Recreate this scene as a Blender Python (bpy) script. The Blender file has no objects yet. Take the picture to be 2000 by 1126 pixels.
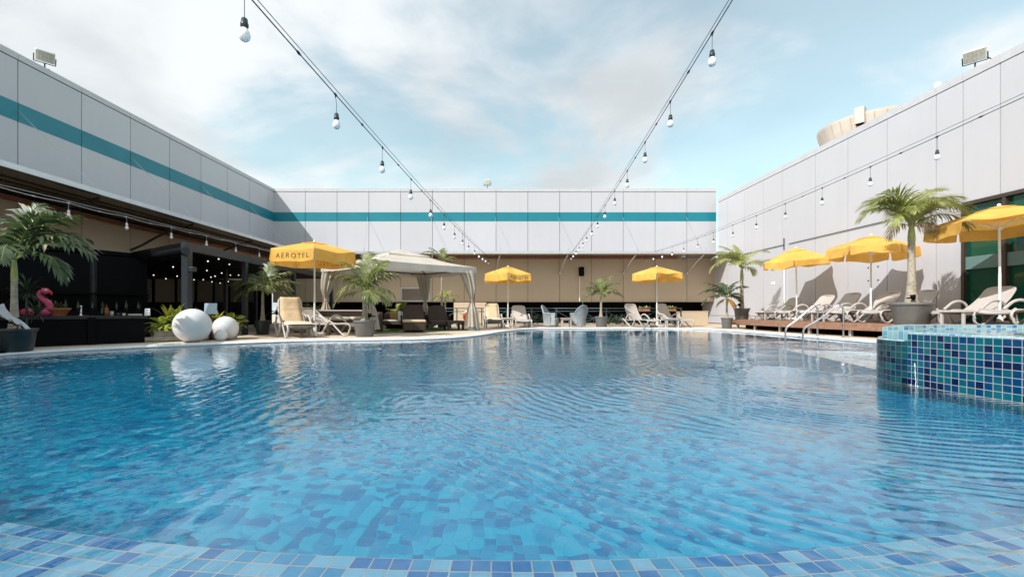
import bpy, math, random
from mathutils import Vector, Matrix, noise as mnoise

R = math.radians
PI = math.pi
SC = bpy.context.scene
COL = SC.collection

# ------------------------------------------------------------------ camera
CAMH = 0.60
cam_d = bpy.data.cameras.new("camera")
cam = bpy.data.objects.new("camera", cam_d)
COL.objects.link(cam)
cam.location = (0, 0, CAMH)
cam.rotation_euler = (R(90), 0, 0)
cam_d.sensor_width = 36
cam_d.lens = 870 / 2000 * 36
cam_d.shift_x = 0.015
cam_d.shift_y = 0.023
cam_d.clip_start = 0.05
cam_d.clip_end = 2000
SC.camera = cam

# ------------------------------------------------------------------ light
SUN_TO = Vector((-0.79, -0.71, 1.0)).normalized()      # towards the sun
sun_d = bpy.data.lights.new("sun", "SUN")
sun_d.energy = 2.75
sun_d.angle = R(0.53)
sun_d.color = (1.0, 0.975, 0.935)
sun_o = bpy.data.objects.new("sun", sun_d)
COL.objects.link(sun_o)
sun_o.rotation_euler = SUN_TO.to_track_quat('Z', 'Y').to_euler()
sun_o.location = (-30, -30, 40)

W = bpy.data.worlds.new("World")
SC.world = W
W.use_nodes = True
nt = W.node_tree
N, L_ = nt.nodes, nt.links
N.clear()
wo = N.new("ShaderNodeOutputWorld")
bg = N.new("ShaderNodeBackground")
bg.inputs[1].default_value = 0.148
sky = N.new("ShaderNodeTexSky")
sky.sky_type = 'NISHITA'
sky.sun_disc = False
sky.sun_elevation = math.asin(SUN_TO.z)
sky.sun_rotation = math.atan2(SUN_TO.x, SUN_TO.y)
sky.air_density = 1.0
sky.dust_density = 1.5
sky.ozone_density = 1.0
tint = N.new("ShaderNodeMix"); tint.data_type = 'RGBA'; tint.blend_type = 'MULTIPLY'
tint.inputs[0].default_value = 1.0
tint.inputs[7].default_value = (1.0, 1.07, 0.80, 1)
L_.new(sky.outputs[0], tint.inputs[6])
tc = N.new("ShaderNodeTexCoord")
sep = N.new("ShaderNodeSeparateXYZ")
L_.new(tc.outputs["Generated"], sep.inputs[0])
def wmath(op, a, b=None, clamp=False):
    m = N.new("ShaderNodeMath"); m.operation = op; m.use_clamp = clamp
    for i, v in enumerate((a, b)):
        if v is None: continue
        if isinstance(v, (int, float)): m.inputs[i].default_value = v
        else: L_.new(v, m.inputs[i])
    return m.outputs[0]
zz = wmath('ADD', wmath('MAXIMUM', sep.outputs[2], 0.0), 0.16)
cmb = N.new("ShaderNodeCombineXYZ")
L_.new(wmath('DIVIDE', sep.outputs[0], zz), cmb.inputs[0])
L_.new(wmath('DIVIDE', sep.outputs[1], zz), cmb.inputs[1])
def wnoise(scale, detail, rough, off, dist=0.0):
    mp = N.new("ShaderNodeMapping")
    mp.inputs[1].default_value = off
    mp.inputs[3].default_value = (scale, scale * 1.0, 1)
    L_.new(cmb.outputs[0], mp.inputs[0])
    n = N.new("ShaderNodeTexNoise")
    n.inputs["Scale"].default_value = 1.0
    n.inputs["Detail"].default_value = detail
    n.inputs["Roughness"].default_value = rough
    n.inputs["Distortion"].default_value = dist
    L_.new(mp.outputs[0], n.inputs["Vector"])
    return n.outputs["Fac"]
CLOUD_OFF = (3.1, 1.7, 0.0)
n1 = wnoise(1.05, 10, 0.55, CLOUD_OFF, 0.35)
n2 = wnoise(1.1, 7, 0.5, (7.3, 2.2, 5.0), 0.3)
# more cloud towards the west (-x) of the courtyard
cover = wmath('ADD', n1, wmath('MULTIPLY', sep.outputs[0], -0.17))
cr = N.new("ShaderNodeMapRange"); cr.interpolation_type = 'SMOOTHSTEP'
cr.inputs[1].default_value = 0.37; cr.inputs[2].default_value = 0.56
cr.inputs[3].default_value = 0.28; cr.inputs[4].default_value = 1.0
L_.new(cover, cr.inputs[0])
shade = N.new("ShaderNodeMapRange"); shade.interpolation_type = 'SMOOTHSTEP'
shade.inputs[1].default_value = 0.36; shade.inputs[2].default_value = 0.62
L_.new(n2, shade.inputs[0])
ccol = N.new("ShaderNodeMix"); ccol.data_type = 'RGBA'
ccol.inputs[6].default_value = (2.45, 2.57, 2.66, 1)
ccol.inputs[7].default_value = (3.55, 3.65, 3.7, 1)
L_.new(shade.outputs[0], ccol.inputs[0])
cmix = N.new("ShaderNodeMix"); cmix.data_type = 'RGBA'
L_.new(wmath('MULTIPLY', cr.outputs[0], 0.94), cmix.inputs[0])
L_.new(tint.outputs[2], cmix.inputs[6])
L_.new(ccol.outputs[2], cmix.inputs[7])
L_.new(cmix.outputs[2], bg.inputs[0])
L_.new(bg.outputs[0], wo.inputs[0])

SC.view_settings.view_transform = 'Standard'
SC.view_settings.look = 'None'
SC.view_settings.gamma = 1
SC.view_settings.use_curve_mapping = False
SC.view_settings.exposure = 0.92
SC.cycles.max_bounces = 10
SC.cycles.transparent_max_bounces = 16
SC.cycles.transmission_bounces = 8
SC.cycles.use_denoising = True
SC.cycles.caustics_refractive = True
SC.cycles.caustics_reflective = False
SC.cycles.sample_clamp_indirect = 6.0

# ------------------------------------------------------------------ helpers
def S(r, g, b):
    def f(c):
        c /= 255
        return c / 12.92 if c <= 0.04045 else ((c + 0.055) / 1.055) ** 2.4
    return (f(r), f(g), f(b))

class MB:
    """collects polygons for one mesh object"""
    def __init__(self):
        self.v, self.f, self.m, self.s, self.uv = [], [], [], [], []
    def add(self, pts, faces, mat=0, smooth=False, uvs=None):
        o = len(self.v)
        self.v.extend([tuple(p) for p in pts])
        for k, fc in enumerate(faces):
            self.f.append([o + i for i in fc]); self.m.append(mat); self.s.append(smooth)
            self.uv.append(None if uvs is None else [uvs[i] for i in fc])
        return self
    def box(self, a, b, mat=0, M=None):
        x0, y0, z0 = a; x1, y1, z1 = b
        p = [(x0,y0,z0),(x1,y0,z0),(x1,y1,z0),(x0,y1,z0),(x0,y0,z1),(x1,y0,z1),(x1,y1,z1),(x0,y1,z1)]
        if M is not None: p = [M @ Vector(q) for q in p]
        return self.add(p, [(0,3,2,1),(4,5,6,7),(0,1,5,4),(1,2,6,5),(2,3,7,6),(3,0,4,7)], mat)
    def bbox(self, a, b, bv=0.01, mat=0, M=None):
        """box with chamfered vertical and top edges"""
        x0, y0, z0 = a; x1, y1, z1 = b
        c = min(bv, (x1-x0)*.45, (y1-y0)*.45)
        def ring(i, z):
            return [(x0+c+i,y0+i,z),(x1-c-i,y0+i,z),(x1-i,y0+c+i,z),(x1-i,y1-c-i,z),(x1-c-i,y1-i,z),(x0+c+i,y1-i,z),(x0+i,y1-c-i,z),(x0+i,y0+c+i,z)]
        t = min(c, (z1-z0)*.45)
        rs = [ring(t*.6, z0), ring(0, z0+t*.6), ring(0, z1-t), ring(t*.5, z1-t*.3), ring(t, z1)]
        p = [q for r in rs for q in r]
        if M is not None: p = [M @ Vector(q) for q in p]
        fs = [tuple(range(7,-1,-1)), tuple(range(32,40))]
        for k in range(4):
            for i in range(8):
                j = (i+1) % 8
                fs.append((k*8+i, k*8+j, k*8+8+j, k*8+8+i))
        return self.add(p, fs, mat)
    def tube(self, pts, r, seg=8, mat=0, cap=True, flat=1.0, smooth=True, closed=False):
        pts = [Vector(p) for p in pts]
        n = len(pts)
        rs = r if isinstance(r, (list, tuple)) else [r]*n
        out = []
        prev = None
        for i, p in enumerate(pts):
            if closed: t = pts[(i+1) % n] - pts[i-1]
            else: t = pts[min(i+1, n-1)] - pts[max(i-1, 0)]
            if t.length < 1e-9: t = Vector((0,0,1))
            t.normalize()
            if prev is None:
                ref = Vector((0,0,1)) if abs(t.z) < .95 else Vector((1,0,0))
                s = t.cross(ref).normalized()
            else:
                s = prev - t * prev.dot(t)
                if s.length < 1e-6:
                    s = t.cross(Vector((0,0,1)))
                    if s.length < 1e-6: s = Vector((1,0,0))
                s.normalize()
            prev = s
            u = s.cross(t)
            for k in range(seg):
                a = 2*PI*k/seg
                out.append(p + s*math.cos(a)*rs[i] + u*math.sin(a)*rs[i]*flat)
        fs = []
        m = n if closed else n-1
        for i in range(m):
            j = (i+1) % n
            for k in range(seg):
                k2 = (k+1) % seg
                fs.append((i*seg+k, j*seg+k, j*seg+k2, i*seg+k2))
        self.add(out, fs, mat, smooth)
        if cap and not closed:
            self.add(out[:seg], [tuple(range(seg))], mat)
            self.add(out[-seg:], [tuple(range(seg-1,-1,-1))], mat)
        return self
    def lathe(self, prof, c=(0,0,0), seg=24, mat=0, smooth=True, M=None, wob=None, cap=True):
        p = []
        for (r, z) in prof:
            for k in range(seg):
                a = 2*PI*k/seg
                rr = r if wob is None else r*wob(a, z)
                q = Vector((c[0]+rr*math.cos(a), c[1]+rr*math.sin(a), c[2]+z))
                p.append(M @ q if M is not None else q)
        fs = []
        for i in range(len(prof)-1):
            for k in range(seg):
                k2 = (k+1) % seg
                fs.append((i*seg+k, i*seg+k2, (i+1)*seg+k2, (i+1)*seg+k))
        self.add(p, fs, mat, smooth)
        if cap:
            if prof[0][0] > 1e-4: self.add(p[:seg], [tuple(range(seg-1,-1,-1))], mat)
            if prof[-1][0] > 1e-4: self.add(p[-seg:], [tuple(range(seg))], mat)
        return self
    def sphere(self, c, r, seg=24, mat=0, sz=1.0, M=None):
        n = seg//2
        prof = [(max(1e-5, r*math.sin(PI*i/n)), -r*sz*math.cos(PI*i/n)) for i in range(n+1)]
        return self.lathe(prof, c, seg, mat, True, M, cap=False)
    def grid(self, fn, nu, nv, mat=0, smooth=True, uvf=None):
        p, uv = [], []
        for i in range(nu+1):
            for j in range(nv+1):
                p.append(fn(i/nu, j/nv))
                uv.append(uvf(i/nu, j/nv) if uvf else (i/nu, j/nv))
        fs = []
        for i in range(nu):
            for j in range(nv):
                a = i*(nv+1)+j
                fs.append((a, a+nv+1, a+nv+2, a+1))
        return self.add(p, fs, mat, smooth, uv)
    def prism(self, poly, z0, z1, mat=0):
        n = len(poly)
        p = [(x,y,z0) for x,y in poly] + [(x,y,z1) for x,y in poly]
        fs = [tuple(range(n-1,-1,-1)), tuple(range(n,2*n))]
        fs += [(i,(i+1)%n,n+(i+1)%n,n+i) for i in range(n)]
        return self.add(p, fs, mat)
    def wall(self, line, z0, z1, mat=0, u0=0.0, smooth=False, flip=False):
        """vertical strip along a plan polyline with metric uv"""
        u = u0
        for i in range(len(line)-1):
            a, b = line[i], line[i+1]
            l = math.dist(a[:2], b[:2])
            p = [(a[0],a[1],z0),(b[0],b[1],z0),(b[0],b[1],z1),(a[0],a[1],z1)]
            uv = [(u,z0),(u+l,z0),(u+l,z1),(u,z1)]
            self.add(p, [(3,2,1,0) if flip else (0,1,2,3)], mat, smooth, uv)
            u += l
        return self
    def build(self, name, mats, parent=None, loc=None, rot=None):
        me = bpy.data.meshes.new(name)
        me.from_pydata(self.v, [], self.f)
        if not isinstance(mats, (list, tuple)): mats = [mats]
        for m in mats: me.materials.append(m)
        me.polygons.foreach_set("material_index", self.m)
        me.polygons.foreach_set("use_smooth", self.s)
        if any(u is not None for u in self.uv):
            ul = me.uv_layers.new(name="UVMap")
            flat = []
            for fc, u in zip(self.f, self.uv):
                for k in range(len(fc)): flat.extend(u[k] if u is not None else (0.0, 0.0))
            ul.data.foreach_set("uv", flat)
        me.update()
        o = bpy.data.objects.new(name, me)
        COL.objects.link(o)
        if parent is not None: o.parent = parent
        if loc is not None: o.location = loc
        if rot is not None: o.rotation_euler = rot
        return o

def tag(o, label=None, cat=None, group=None, kind=None):
    if label: o["label"] = label
    if cat: o["category"] = cat
    if group: o["group"] = group
    if kind: o["kind"] = kind
    return o
def thing(name, label, cat, loc=(0,0,0), rz=0.0, group=None):
    o = bpy.data.objects.new(name, None)
    COL.objects.link(o)
    o.location = loc
    o.rotation_euler = (0, 0, rz)
    o.empty_display_size = 0.1
    return tag(o, label, cat, group)
def copy_tree(o, parent=None):
    c = o.copy(); COL.objects.link(c)
    if parent is not None: c.parent = parent
    for ch in list(o.children): copy_tree(ch, c)
    return c
def spline(pts, n=6, closed=False):
    P = [Vector(p) for p in pts]; m = len(P); out = []
    rng = range(m if closed else m-1)
    for i in rng:
        p0 = P[(i-1) % m] if (closed or i > 0) else P[0]*2-P[1]
        p1, p2 = P[i], P[(i+1) % m]
        p3 = P[(i+2) % m] if (closed or i+2 < m) else P[m-1]*2-P[m-2]
        for k in range(n):
            t = k/n
            out.append(.5*((2*p1)+(p2-p0)*t+(2*p0-5*p1+4*p2-p3)*t*t+(-p0+3*p1-3*p2+p3)*t**3))
    if not closed: out.append(P[-1])
    return out
def gx(px, Y): return (px-970)*Y/870
def gz(py, Y): return CAMH + (609-py)*Y/870

# ------------------------------------------------------------------ materials
def newmat(name):
    m = bpy.data.materials.new(name); m.use_nodes = True
    t = m.node_tree; b = t.nodes["Principled BSDF"]
    return m, t, b
def nd(t, typ, **kw):
    n = t.nodes.new(typ)
    for k, v in kw.items(): setattr(n, k, v)
    return n
def tmath(t, op, a, b=None, clamp=False):
    m = t.nodes.new("ShaderNodeMath"); m.operation = op; m.use_clamp = clamp
    for i, v in enumerate((a, b)):
        if v is None: continue
        if isinstance(v, (int, float)): m.inputs[i].default_value = v
        else: t.links.new(v, m.inputs[i])
    return m.outputs[0]
def tmix(t, fac, a, b, blend='MIX'):
    m = t.nodes.new("ShaderNodeMix"); m.data_type = 'RGBA'; m.blend_type = blend
    for i, v in ((0, fac), (6, a), (7, b)):
        if isinstance(v, (int, float)): m.inputs[i].default_value = v
        elif isinstance(v, tuple): m.inputs[i].default_value = (*v[:3], 1)
        else: t.links.new(v, m.inputs[i])
    return m.outputs[2]
def tnoise(t, scale, detail=3, rough=.55, vec=None, kind="Object"):
    n = t.nodes.new("ShaderNodeTexNoise")
    n.inputs["Scale"].default_value = scale; n.inputs["Detail"].default_value = detail
    n.inputs["Roughness"].default_value = rough
    if vec is None:
        c = t.nodes.new("ShaderNodeTexCoord"); vec = c.outputs[kind]
    t.links.new(vec, n.inputs["Vector"])
    return n.outputs["Fac"]
def ramp(t, fac, lo, hi, a=0.0, b=1.0):
    n = t.nodes.new("ShaderNodeMapRange")
    n.inputs[1].default_value = lo; n.inputs[2].default_value = hi
    n.inputs[3].default_value = a; n.inputs[4].default_value = b
    t.links.new(fac, n.inputs[0]); return n.outputs[0]
def M(name, col, rough=.5, metal=0.0, var=.12, scale=4.0, bump=0.0, bscale=60.0, spec=.5, detail=4):
    m, t, b = newmat(name)
    b.inputs["Roughness"].default_value = rough
    b.inputs["Metallic"].default_value = metal
    b.inputs["Specular IOR Level"].default_value = spec
    if var > 0:
        f = tnoise(t, scale, detail)
        c2 = tuple(max(0, c*(1-var*1.6)) for c in col); c3 = tuple(min(1, c*(1+var)) for c in col)
        t.links.new(tmix(t, ramp(t, f, .3, .7), c2, c3), b.inputs["Base Color"])
    else:
        b.inputs["Base Color"].default_value = (*col, 1)
    if bump > 0:
        f = tnoise(t, bscale, 3)
        bn = nd(t, "ShaderNodeBump"); bn.inputs["Strength"].default_value = bump
        bn.inputs["Distance"].default_value = .004
        t.links.new(f, bn.inputs["Height"]); t.links.new(bn.outputs[0], b.inputs["Normal"])
    return m
def cloth(name, col, trans=.35, var=.06, rough=.85, bump=.25, bscale=9.0):
    m, t, b = newmat(name)
    f = tnoise(t, 2.5, 5)
    c = tmix(t, ramp(t, f, .3, .7), tuple(x*(1-var*2) for x in col), tuple(min(1, x*(1+var)) for x in col))
    t.links.new(c, b.inputs["Base Color"])
    b.inputs["Roughness"].default_value = rough
    b.inputs["Specular IOR Level"].default_value = .2
    bn = nd(t, "ShaderNodeBump"); bn.inputs["Strength"].default_value = bump; bn.inputs["Distance"].default_value = .02
    t.links.new(tnoise(t, bscale, 4), bn.inputs["Height"]); t.links.new(bn.outputs[0], b.inputs["Normal"])
    if trans > 0:
        tr = nd(t, "ShaderNodeBsdfTranslucent"); t.links.new(c, tr.inputs[0])
        mx = nd(t, "ShaderNodeMixShader"); mx.inputs[0].default_value = trans
        t.links.new(b.outputs[0], mx.inputs[1]); t.links.new(tr.outputs[0], mx.inputs[2])
        t.links.new(mx.outputs[0], t.nodes["Material Output"].inputs[0])
    return m
def leafmat(name, c1, c2, trans=.3):
    m, t, b = newmat(name)
    f = tnoise(t, 5.0, 3)
    oi = nd(t, "ShaderNodeObjectInfo")
    f2 = tmath(t, 'ADD', f, tmath(t, 'MULTIPLY', tmath(t, 'SUBTRACT', oi.outputs["Random"], .5), .25))
    c = tmix(t, ramp(t, f2, .32, .68), c1, c2)
    t.links.new(c, b.inputs["Base Color"])
    b.inputs["Roughness"].default_value = .42
    tr = nd(t, "ShaderNodeBsdfTranslucent"); t.links.new(tmix(t, .5, c, (1, 1, .35), 'MULTIPLY'), tr.inputs[0])
    mx = nd(t, "ShaderNodeMixShader"); mx.inputs[0].default_value = trans
    t.links.new(b.outputs[0], mx.inputs[1]); t.links.new(tr.outputs[0], mx.inputs[2])
    t.links.new(mx.outputs[0], t.nodes["Material Output"].inputs[0])
    return m
def tilemat(name, pitch, cols, grout, gw=.09, rough=.18, glaze=.35, rot=0.0, spec=.5):
    """mosaic: cols = [(position, colour), ...] read by a white noise per tile"""
    m, t, b = newmat(name)
    uv = nd(t, "ShaderNodeUVMap"); uv.uv_map = "UVMap"
    mp = nd(t, "ShaderNodeMapping"); mp.inputs[3].default_value = (1/pitch, 1/pitch, 1)
    mp.inputs[2].default_value = (0, 0, rot)
    t.links.new(uv.outputs[0], mp.inputs[0])
    b.inputs["Specular IOR Level"].default_value = spec
    fl = nd(t, "ShaderNodeVectorMath", operation='FLOOR'); t.links.new(mp.outputs[0], fl.inputs[0])
    fr = nd(t, "ShaderNodeVectorMath", operation='FRACTION'); t.links.new(mp.outputs[0], fr.inputs[0])
    wn = nd(t, "ShaderNodeTexWhiteNoise"); wn.noise_dimensions = '2D'; t.links.new(fl.outputs[0], wn.inputs["Vector"])
    cr = nd(t, "ShaderNodeValToRGB"); cr.color_ramp.interpolation = 'CONSTANT'
    el = cr.color_ramp.elements
    while len(el) < len(cols): el.new(.5)
    for e, (p, c) in zip(el, cols): e.position = p; e.color = (*c, 1)
    t.links.new(wn.outputs["Value"], cr.inputs[0])
    # glaze: soft streaks inside each tile
    ns = tnoise(t, .6, 3, .6, mp.outputs[0])
    c = tmix(t, ramp(t, ns, .35, .75, 0, glaze), cr.outputs[0], (.55, .75, .8))
    sx = nd(t, "ShaderNodeSeparateXYZ"); t.links.new(fr.outputs[0], sx.inputs[0])
    def edge(s):
        return tmath(t, 'SUBTRACT', .5, tmath(t, 'ABSOLUTE', tmath(t, 'SUBTRACT', s, .5)))
    d = tmath(t, 'MINIMUM', edge(sx.outputs[0]), edge(sx.outputs[1]))
    g = ramp(t, d, gw*.35, gw*.65)
    t.links.new(tmix(t, g, grout, c), b.inputs["Base Color"])
    t.links.new(ramp(t, g, 0, 1, .7, rough), b.inputs["Roughness"])
    bn = nd(t, "ShaderNodeBump"); bn.inputs["Strength"].default_value = .5; bn.inputs["Distance"].default_value = .002
    t.links.new(ramp(t, d, gw*.3, gw*1.6), bn.inputs["Height"]); t.links.new(bn.outputs[0], b.inputs["Normal"])
    return m
def panelmat(name, col, rough):
    m, t, b = newmat(name)
    ge = nd(t, "ShaderNodeNewGeometry")
    tcx = nd(t, "ShaderNodeTexCoord"); mp = nd(t, "ShaderNodeMapping"); mp.inputs[3].default_value = (6, 6, .35)
    t.links.new(tcx.outputs["Object"], mp.inputs[0])
    streak = tnoise(t, 1.0, 6, .6, mp.outputs[0]); blot = tnoise(t, .7, 5, .6)
    k = tmath(t, 'ADD', ramp(t, ge.outputs["Random Per Island"], 0, 1, .955, 1.02), tmath(t, 'ADD', ramp(t, streak, .45, .8, 0, -.03), ramp(t, blot, .3, .7, -.02, .02)))
    cc = nd(t, "ShaderNodeCombineColor")
    for i in range(3): t.links.new(tmath(t, 'MULTIPLY', k, col[i]), cc.inputs[i])
    t.links.new(cc.outputs[0], b.inputs["Base Color"]); b.inputs["Roughness"].default_value = rough
    bn = nd(t, "ShaderNodeBump"); bn.inputs["Strength"].default_value = .15; bn.inputs["Distance"].default_value = .01
    t.links.new(tnoise(t, 1.6, 2), bn.inputs["Height"]); t.links.new(bn.outputs[0], b.inputs["Normal"])
    return m
m_white = panelmat("white_panel", (.545,.545,.575), .42)
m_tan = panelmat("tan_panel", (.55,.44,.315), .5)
m_joint = M("joint_dark", (.10,.10,.11), .8, var=0)
m_teal = M("teal_band", (.006,.205,.265), .4, var=.05, scale=1.0)
m_cap = M("coping_metal", (.54,.54,.56), .4, var=.04)
m_black = M("black_metal", (.0025,.0035,.0045), .6, var=.2, spec=.08)
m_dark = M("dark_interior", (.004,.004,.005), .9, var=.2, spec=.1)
m_greymetal = M("grey_metal", (.028,.037,.044), .4, .3, var=.1)
m_steel = M("brushed_steel", (.68,.68,.69), .17, 1.0, var=.04)
m_alu = M("aluminium", (.62,.63,.65), .3, .6, var=.05)
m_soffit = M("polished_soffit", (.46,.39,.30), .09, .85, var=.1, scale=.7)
m_orange = M("orange_pipe", (.36,.12,.045), .5, var=.1)
m_wood = M("deck_board", (.31,.17,.11), .6, var=.2, scale=14, bump=.2, bscale=30)
m_resin = M("pale_resin", (.46,.43,.41), .38, var=.05, scale=6)
m_pot = M("grey_plastic", (.145,.145,.14), .5, var=.12, scale=6, bump=.1)
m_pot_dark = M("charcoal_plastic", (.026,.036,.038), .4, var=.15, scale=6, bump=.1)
m_soil = M("bark_soil", (.11,.055,.035), .95, var=.4, scale=40, bump=.8, bscale=80)
m_trunk = M("palm_trunk", (.40,.34,.26), .8, var=.22, scale=16, bump=.5, bscale=40)
m_trunkg = M("palm_shaft", (.36,.40,.14), .5, var=.2, scale=8)
m_leaf = leafmat("palm_leaf", (.12,.155,.05), (.36,.39,.18), .42)
m_leafb = leafmat("palm_leaf_bright", (.19,.23,.05), (.46,.48,.19), .42)
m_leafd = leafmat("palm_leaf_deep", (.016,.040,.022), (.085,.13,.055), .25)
m_dead = leafmat("dry_frond", (.36,.27,.18), (.55,.42,.30), .3)
m_orangefrond = leafmat("rust_frond", (.30,.14,.02), (.52,.28,.04), .4)
m_stalk = M("frond_stalk", (.23,.25,.07), .5, var=.15)
m_fern = leafmat("fern_leaf", (.26,.33,.05), (.54,.58,.14), .45)
m_croton = leafmat("croton_leaf", (.16,.22,.03), (.58,.46,.07), .35)
m_yellow = cloth("yellow_canvas", (.92,.545,.13), .36, var=.09, bump=.5, bscale=6.0)
m_pole = M("white_pole", (.78,.77,.75), .35, var=.03)
m_letter = M("letter_print", (.045,.03,.02), .8, var=0)
m_letterback = M("letter_through", (.46,.20,.02), .85, var=0)
m_cream = cloth("cream_canvas", (.64,.585,.51), .22)
m_curtain = cloth("curtain_cloth", (.60,.53,.44), .25)
m_brownpost = M("brown_post", (.17,.09,.05), .5, var=.15)
m_cushion = cloth("beige_cushion", (.60,.455,.29), 0, .1, bump=.35, bscale=14)
m_cushion2 = cloth("tan_cushion", (.46,.275,.12), 0, .1, bump=.35, bscale=14)
m_sling = M("sling_mesh", (.45,.42,.395), .75, var=.05, scale=6, bump=.3, bscale=120)
m_tablew = M("washed_wood", (.52,.46,.38), .6, var=.14, scale=20)
m_planter = M("weathered_board", (.46,.43,.38), .8, var=.25, scale=9, bump=.3)
m_terra = M("terracotta", (.42,.14,.05), .7, var=.12)
m_lampball = M("opal_plastic", (.66,.65,.645), .45, var=.015, bump=.06, bscale=45)
for n_ in m_lampball.node_tree.nodes:
    if n_.type == "BSDF_PRINCIPLED":
        n_.inputs["Subsurface Weight"].default_value = .8; n_.inputs["Subsurface Radius"].default_value = (1, .95, .9); n_.inputs["Subsurface Scale"].default_value = .12
m_bulbglass = M("opal_bulb", (.86,.87,.88), .15, var=0)
m_socket = M("bulb_socket", (.018,.035,.045), .4, var=0)
m_wire = M("black_wire", (.012,.02,.028), .5, var=0)
m_wirew = M("white_wire", (.7,.72,.75), .5, var=0)
m_fence = M("painted_rail", (.10,.145,.165), .45, .2, var=.1)
m_pink = M("pink_vinyl", (.62,.055,.16), .25, var=.05)
m_red = M("red_vinyl", (.55,.03,.03), .3, var=.05)
m_eyew = M("white_vinyl", (.8,.8,.8), .3, var=0)
m_paper = M("paper", (.75,.76,.78), .8, var=.05)
m_lightface = M("ribbed_lens", (.50,.49,.42), .35, var=.12, scale=10)
m_lightbody = M("lamp_housing", (.66,.66,.64), .4, var=.05)
m_tankb = M("beige_plaster", (.58,.53,.465), .8, var=.08, scale=.6)
m_buoy = M("orange_buoy", (.85,.14,.02), .5, var=.08)
m_skin = M("skin", (.45,.26,.18), .5, var=.05)
m_hair = M("hair", (.02,.014,.01), .6, var=.1)
m_shirt = cloth("shirt", (.45,.45,.48), 0)
m_bottle = M("bottle_glass", (.012,.018,.012), .08, var=0)
m_amber = M("amber_glass", (.16,.06,.01), .1, var=0)
def wickermat(name, c1, c2):
    m, t, b = newmat(name)
    tcx = nd(t, "ShaderNodeTexCoord")
    br = nd(t, "ShaderNodeTexWave"); br.wave_type = 'BANDS'; br.bands_direction = 'Z'
    br.inputs["Scale"].default_value = 16; br.inputs["Distortion"].default_value = 1.2; br.inputs["Detail"].default_value = 1
    t.links.new(tcx.outputs["Object"], br.inputs["Vector"])
    b2 = nd(t, "ShaderNodeTexWave"); b2.wave_type = 'BANDS'; b2.bands_direction = 'DIAGONAL'
    b2.inputs["Scale"].default_value = 11; b2.inputs["Distortion"].default_value = .6
    t.links.new(tcx.outputs["Object"], b2.inputs["Vector"])
    f = tmath(t, 'MULTIPLY', br.outputs["Fac"], tmath(t, 'ADD', tmath(t, 'MULTIPLY', b2.outputs["Fac"], .6), .4))
    n = tnoise(t, 7, 3)
    t.links.new(tmix(t, tmath(t, 'MULTIPLY', f, ramp(t, n, .3, .7, .6, 1.3)), c1, c2), b.inputs["Base Color"])
    b.inputs["Roughness"].default_value = .5
    bn = nd(t, "ShaderNodeBump"); bn.inputs["Strength"].default_value = .8; bn.inputs["Distance"].default_value = .006
    t.links.new(f, bn.inputs["Height"]); t.links.new(bn.outputs[0], b.inputs["Normal"])
    return m
m_wicker = wickermat("brown_wicker", (.022,.012,.008), (.115,.062,.040))
m_wickerg = wickermat("grey_wicker", (.17,.20,.215), (.50,.54,.555))

# paving: pale stone slabs
m_stone, t, b = newmat("stone_paving")
tcx = nd(t, "ShaderNodeTexCoord")
bk = nd(t, "ShaderNodeTexBrick")
bk.inputs["Scale"].default_value = 1.0
bk.inputs["Mortar Size"].default_value = .006
bk.inputs["Brick Width"].default_value = .6; bk.inputs["Row Height"].default_value = .3
bk.inputs["Color1"].default_value = (.62,.51,.395,1); bk.inputs["Color2"].default_value = (.56,.45,.34,1)
bk.inputs["Mortar"].default_value = (.36,.28,.21,1)
t.links.new(tcx.outputs["Object"], bk.inputs["Vector"])
f = tnoise(t, 1.3, 8, .65)
c = tmix(t, ramp(t, f, .35, .75, 0, .4), bk.outputs["Color"], (.46,.36,.27))
f3 = tnoise(t, 30, 4, .6)
c = tmix(t, ramp(t, f3, .5, .8, 0, .35), c, (.66,.57,.46))
t.links.new(c, b.inputs["Base Color"]); b.inputs["Roughness"].default_value = .75
bn = nd(t, "ShaderNodeBump"); bn.inputs["Strength"].default_value = .3; bn.inputs["Distance"].default_value = .004
t.links.new(f3, bn.inputs["Height"]); t.links.new(bn.outputs[0], b.inputs["Normal"])
m_coping = M("coping_stone", (.68,.62,.54), .6, var=.12, scale=5, bump=.15, bscale=70)
m_grate = M("overflow_grate", (.78,.78,.77), .45, var=.04)
m_turf = M("plastic_turf", (.10,.17,.035), .9, var=.3, scale=30, bump=1.0, bscale=200)

PALE, MID, DEEP, NAVY, TEAL = (.30,.60,.72), (.10,.40,.62), (.02,.17,.46), (.006,.045,.21), (.0,.27,.36)
m_tfloor = tilemat("pool_floor_tile", .052, [(0,(.002,.40,.64)),(.42,(.0,.285,.545)),(.74,(.0,.19,.43))], (.005,.35,.58), .05, .3, .05)
m_tledge = tilemat("ledge_tile", .053, [(0,(.16,.42,.61)),(.38,(.02,.25,.48)),(.60,(.0,.14,.40)),(.84,(.07,.34,.55))], (.42,.40,.37), .075, .2, .10)
m_tspa = tilemat("spa_tile", .0567, [(0,(.0,.085,.118)),(.36,(.0,.042,.12)),(.64,(.0002,.008,.050)),(.88,(.0,.105,.14))], (.40,.40,.385), .075, .12, .02, spec=.2)
m_twet_shade = tilemat("wet_shaded_spa_tile", .0567, [(0,(.0,.06,.072)),(.40,(.0,.030,.065)),(.66,(.0002,.007,.03)),(.86,(.0,.075,.085))], (.12,.12,.10), .075, .06, .02, spec=.5)  # spa tile darkened for the spill wall: wet, and its shade in the colour
m_trim = tilemat("spa_rim_tile", .0567, [(0,(.22,.42,.46)),(.45,(.10,.31,.42)),(.70,(.012,.14,.33)),(.9,(.34,.50,.50))], (.50,.48,.45), .10, .2, .2)

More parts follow.
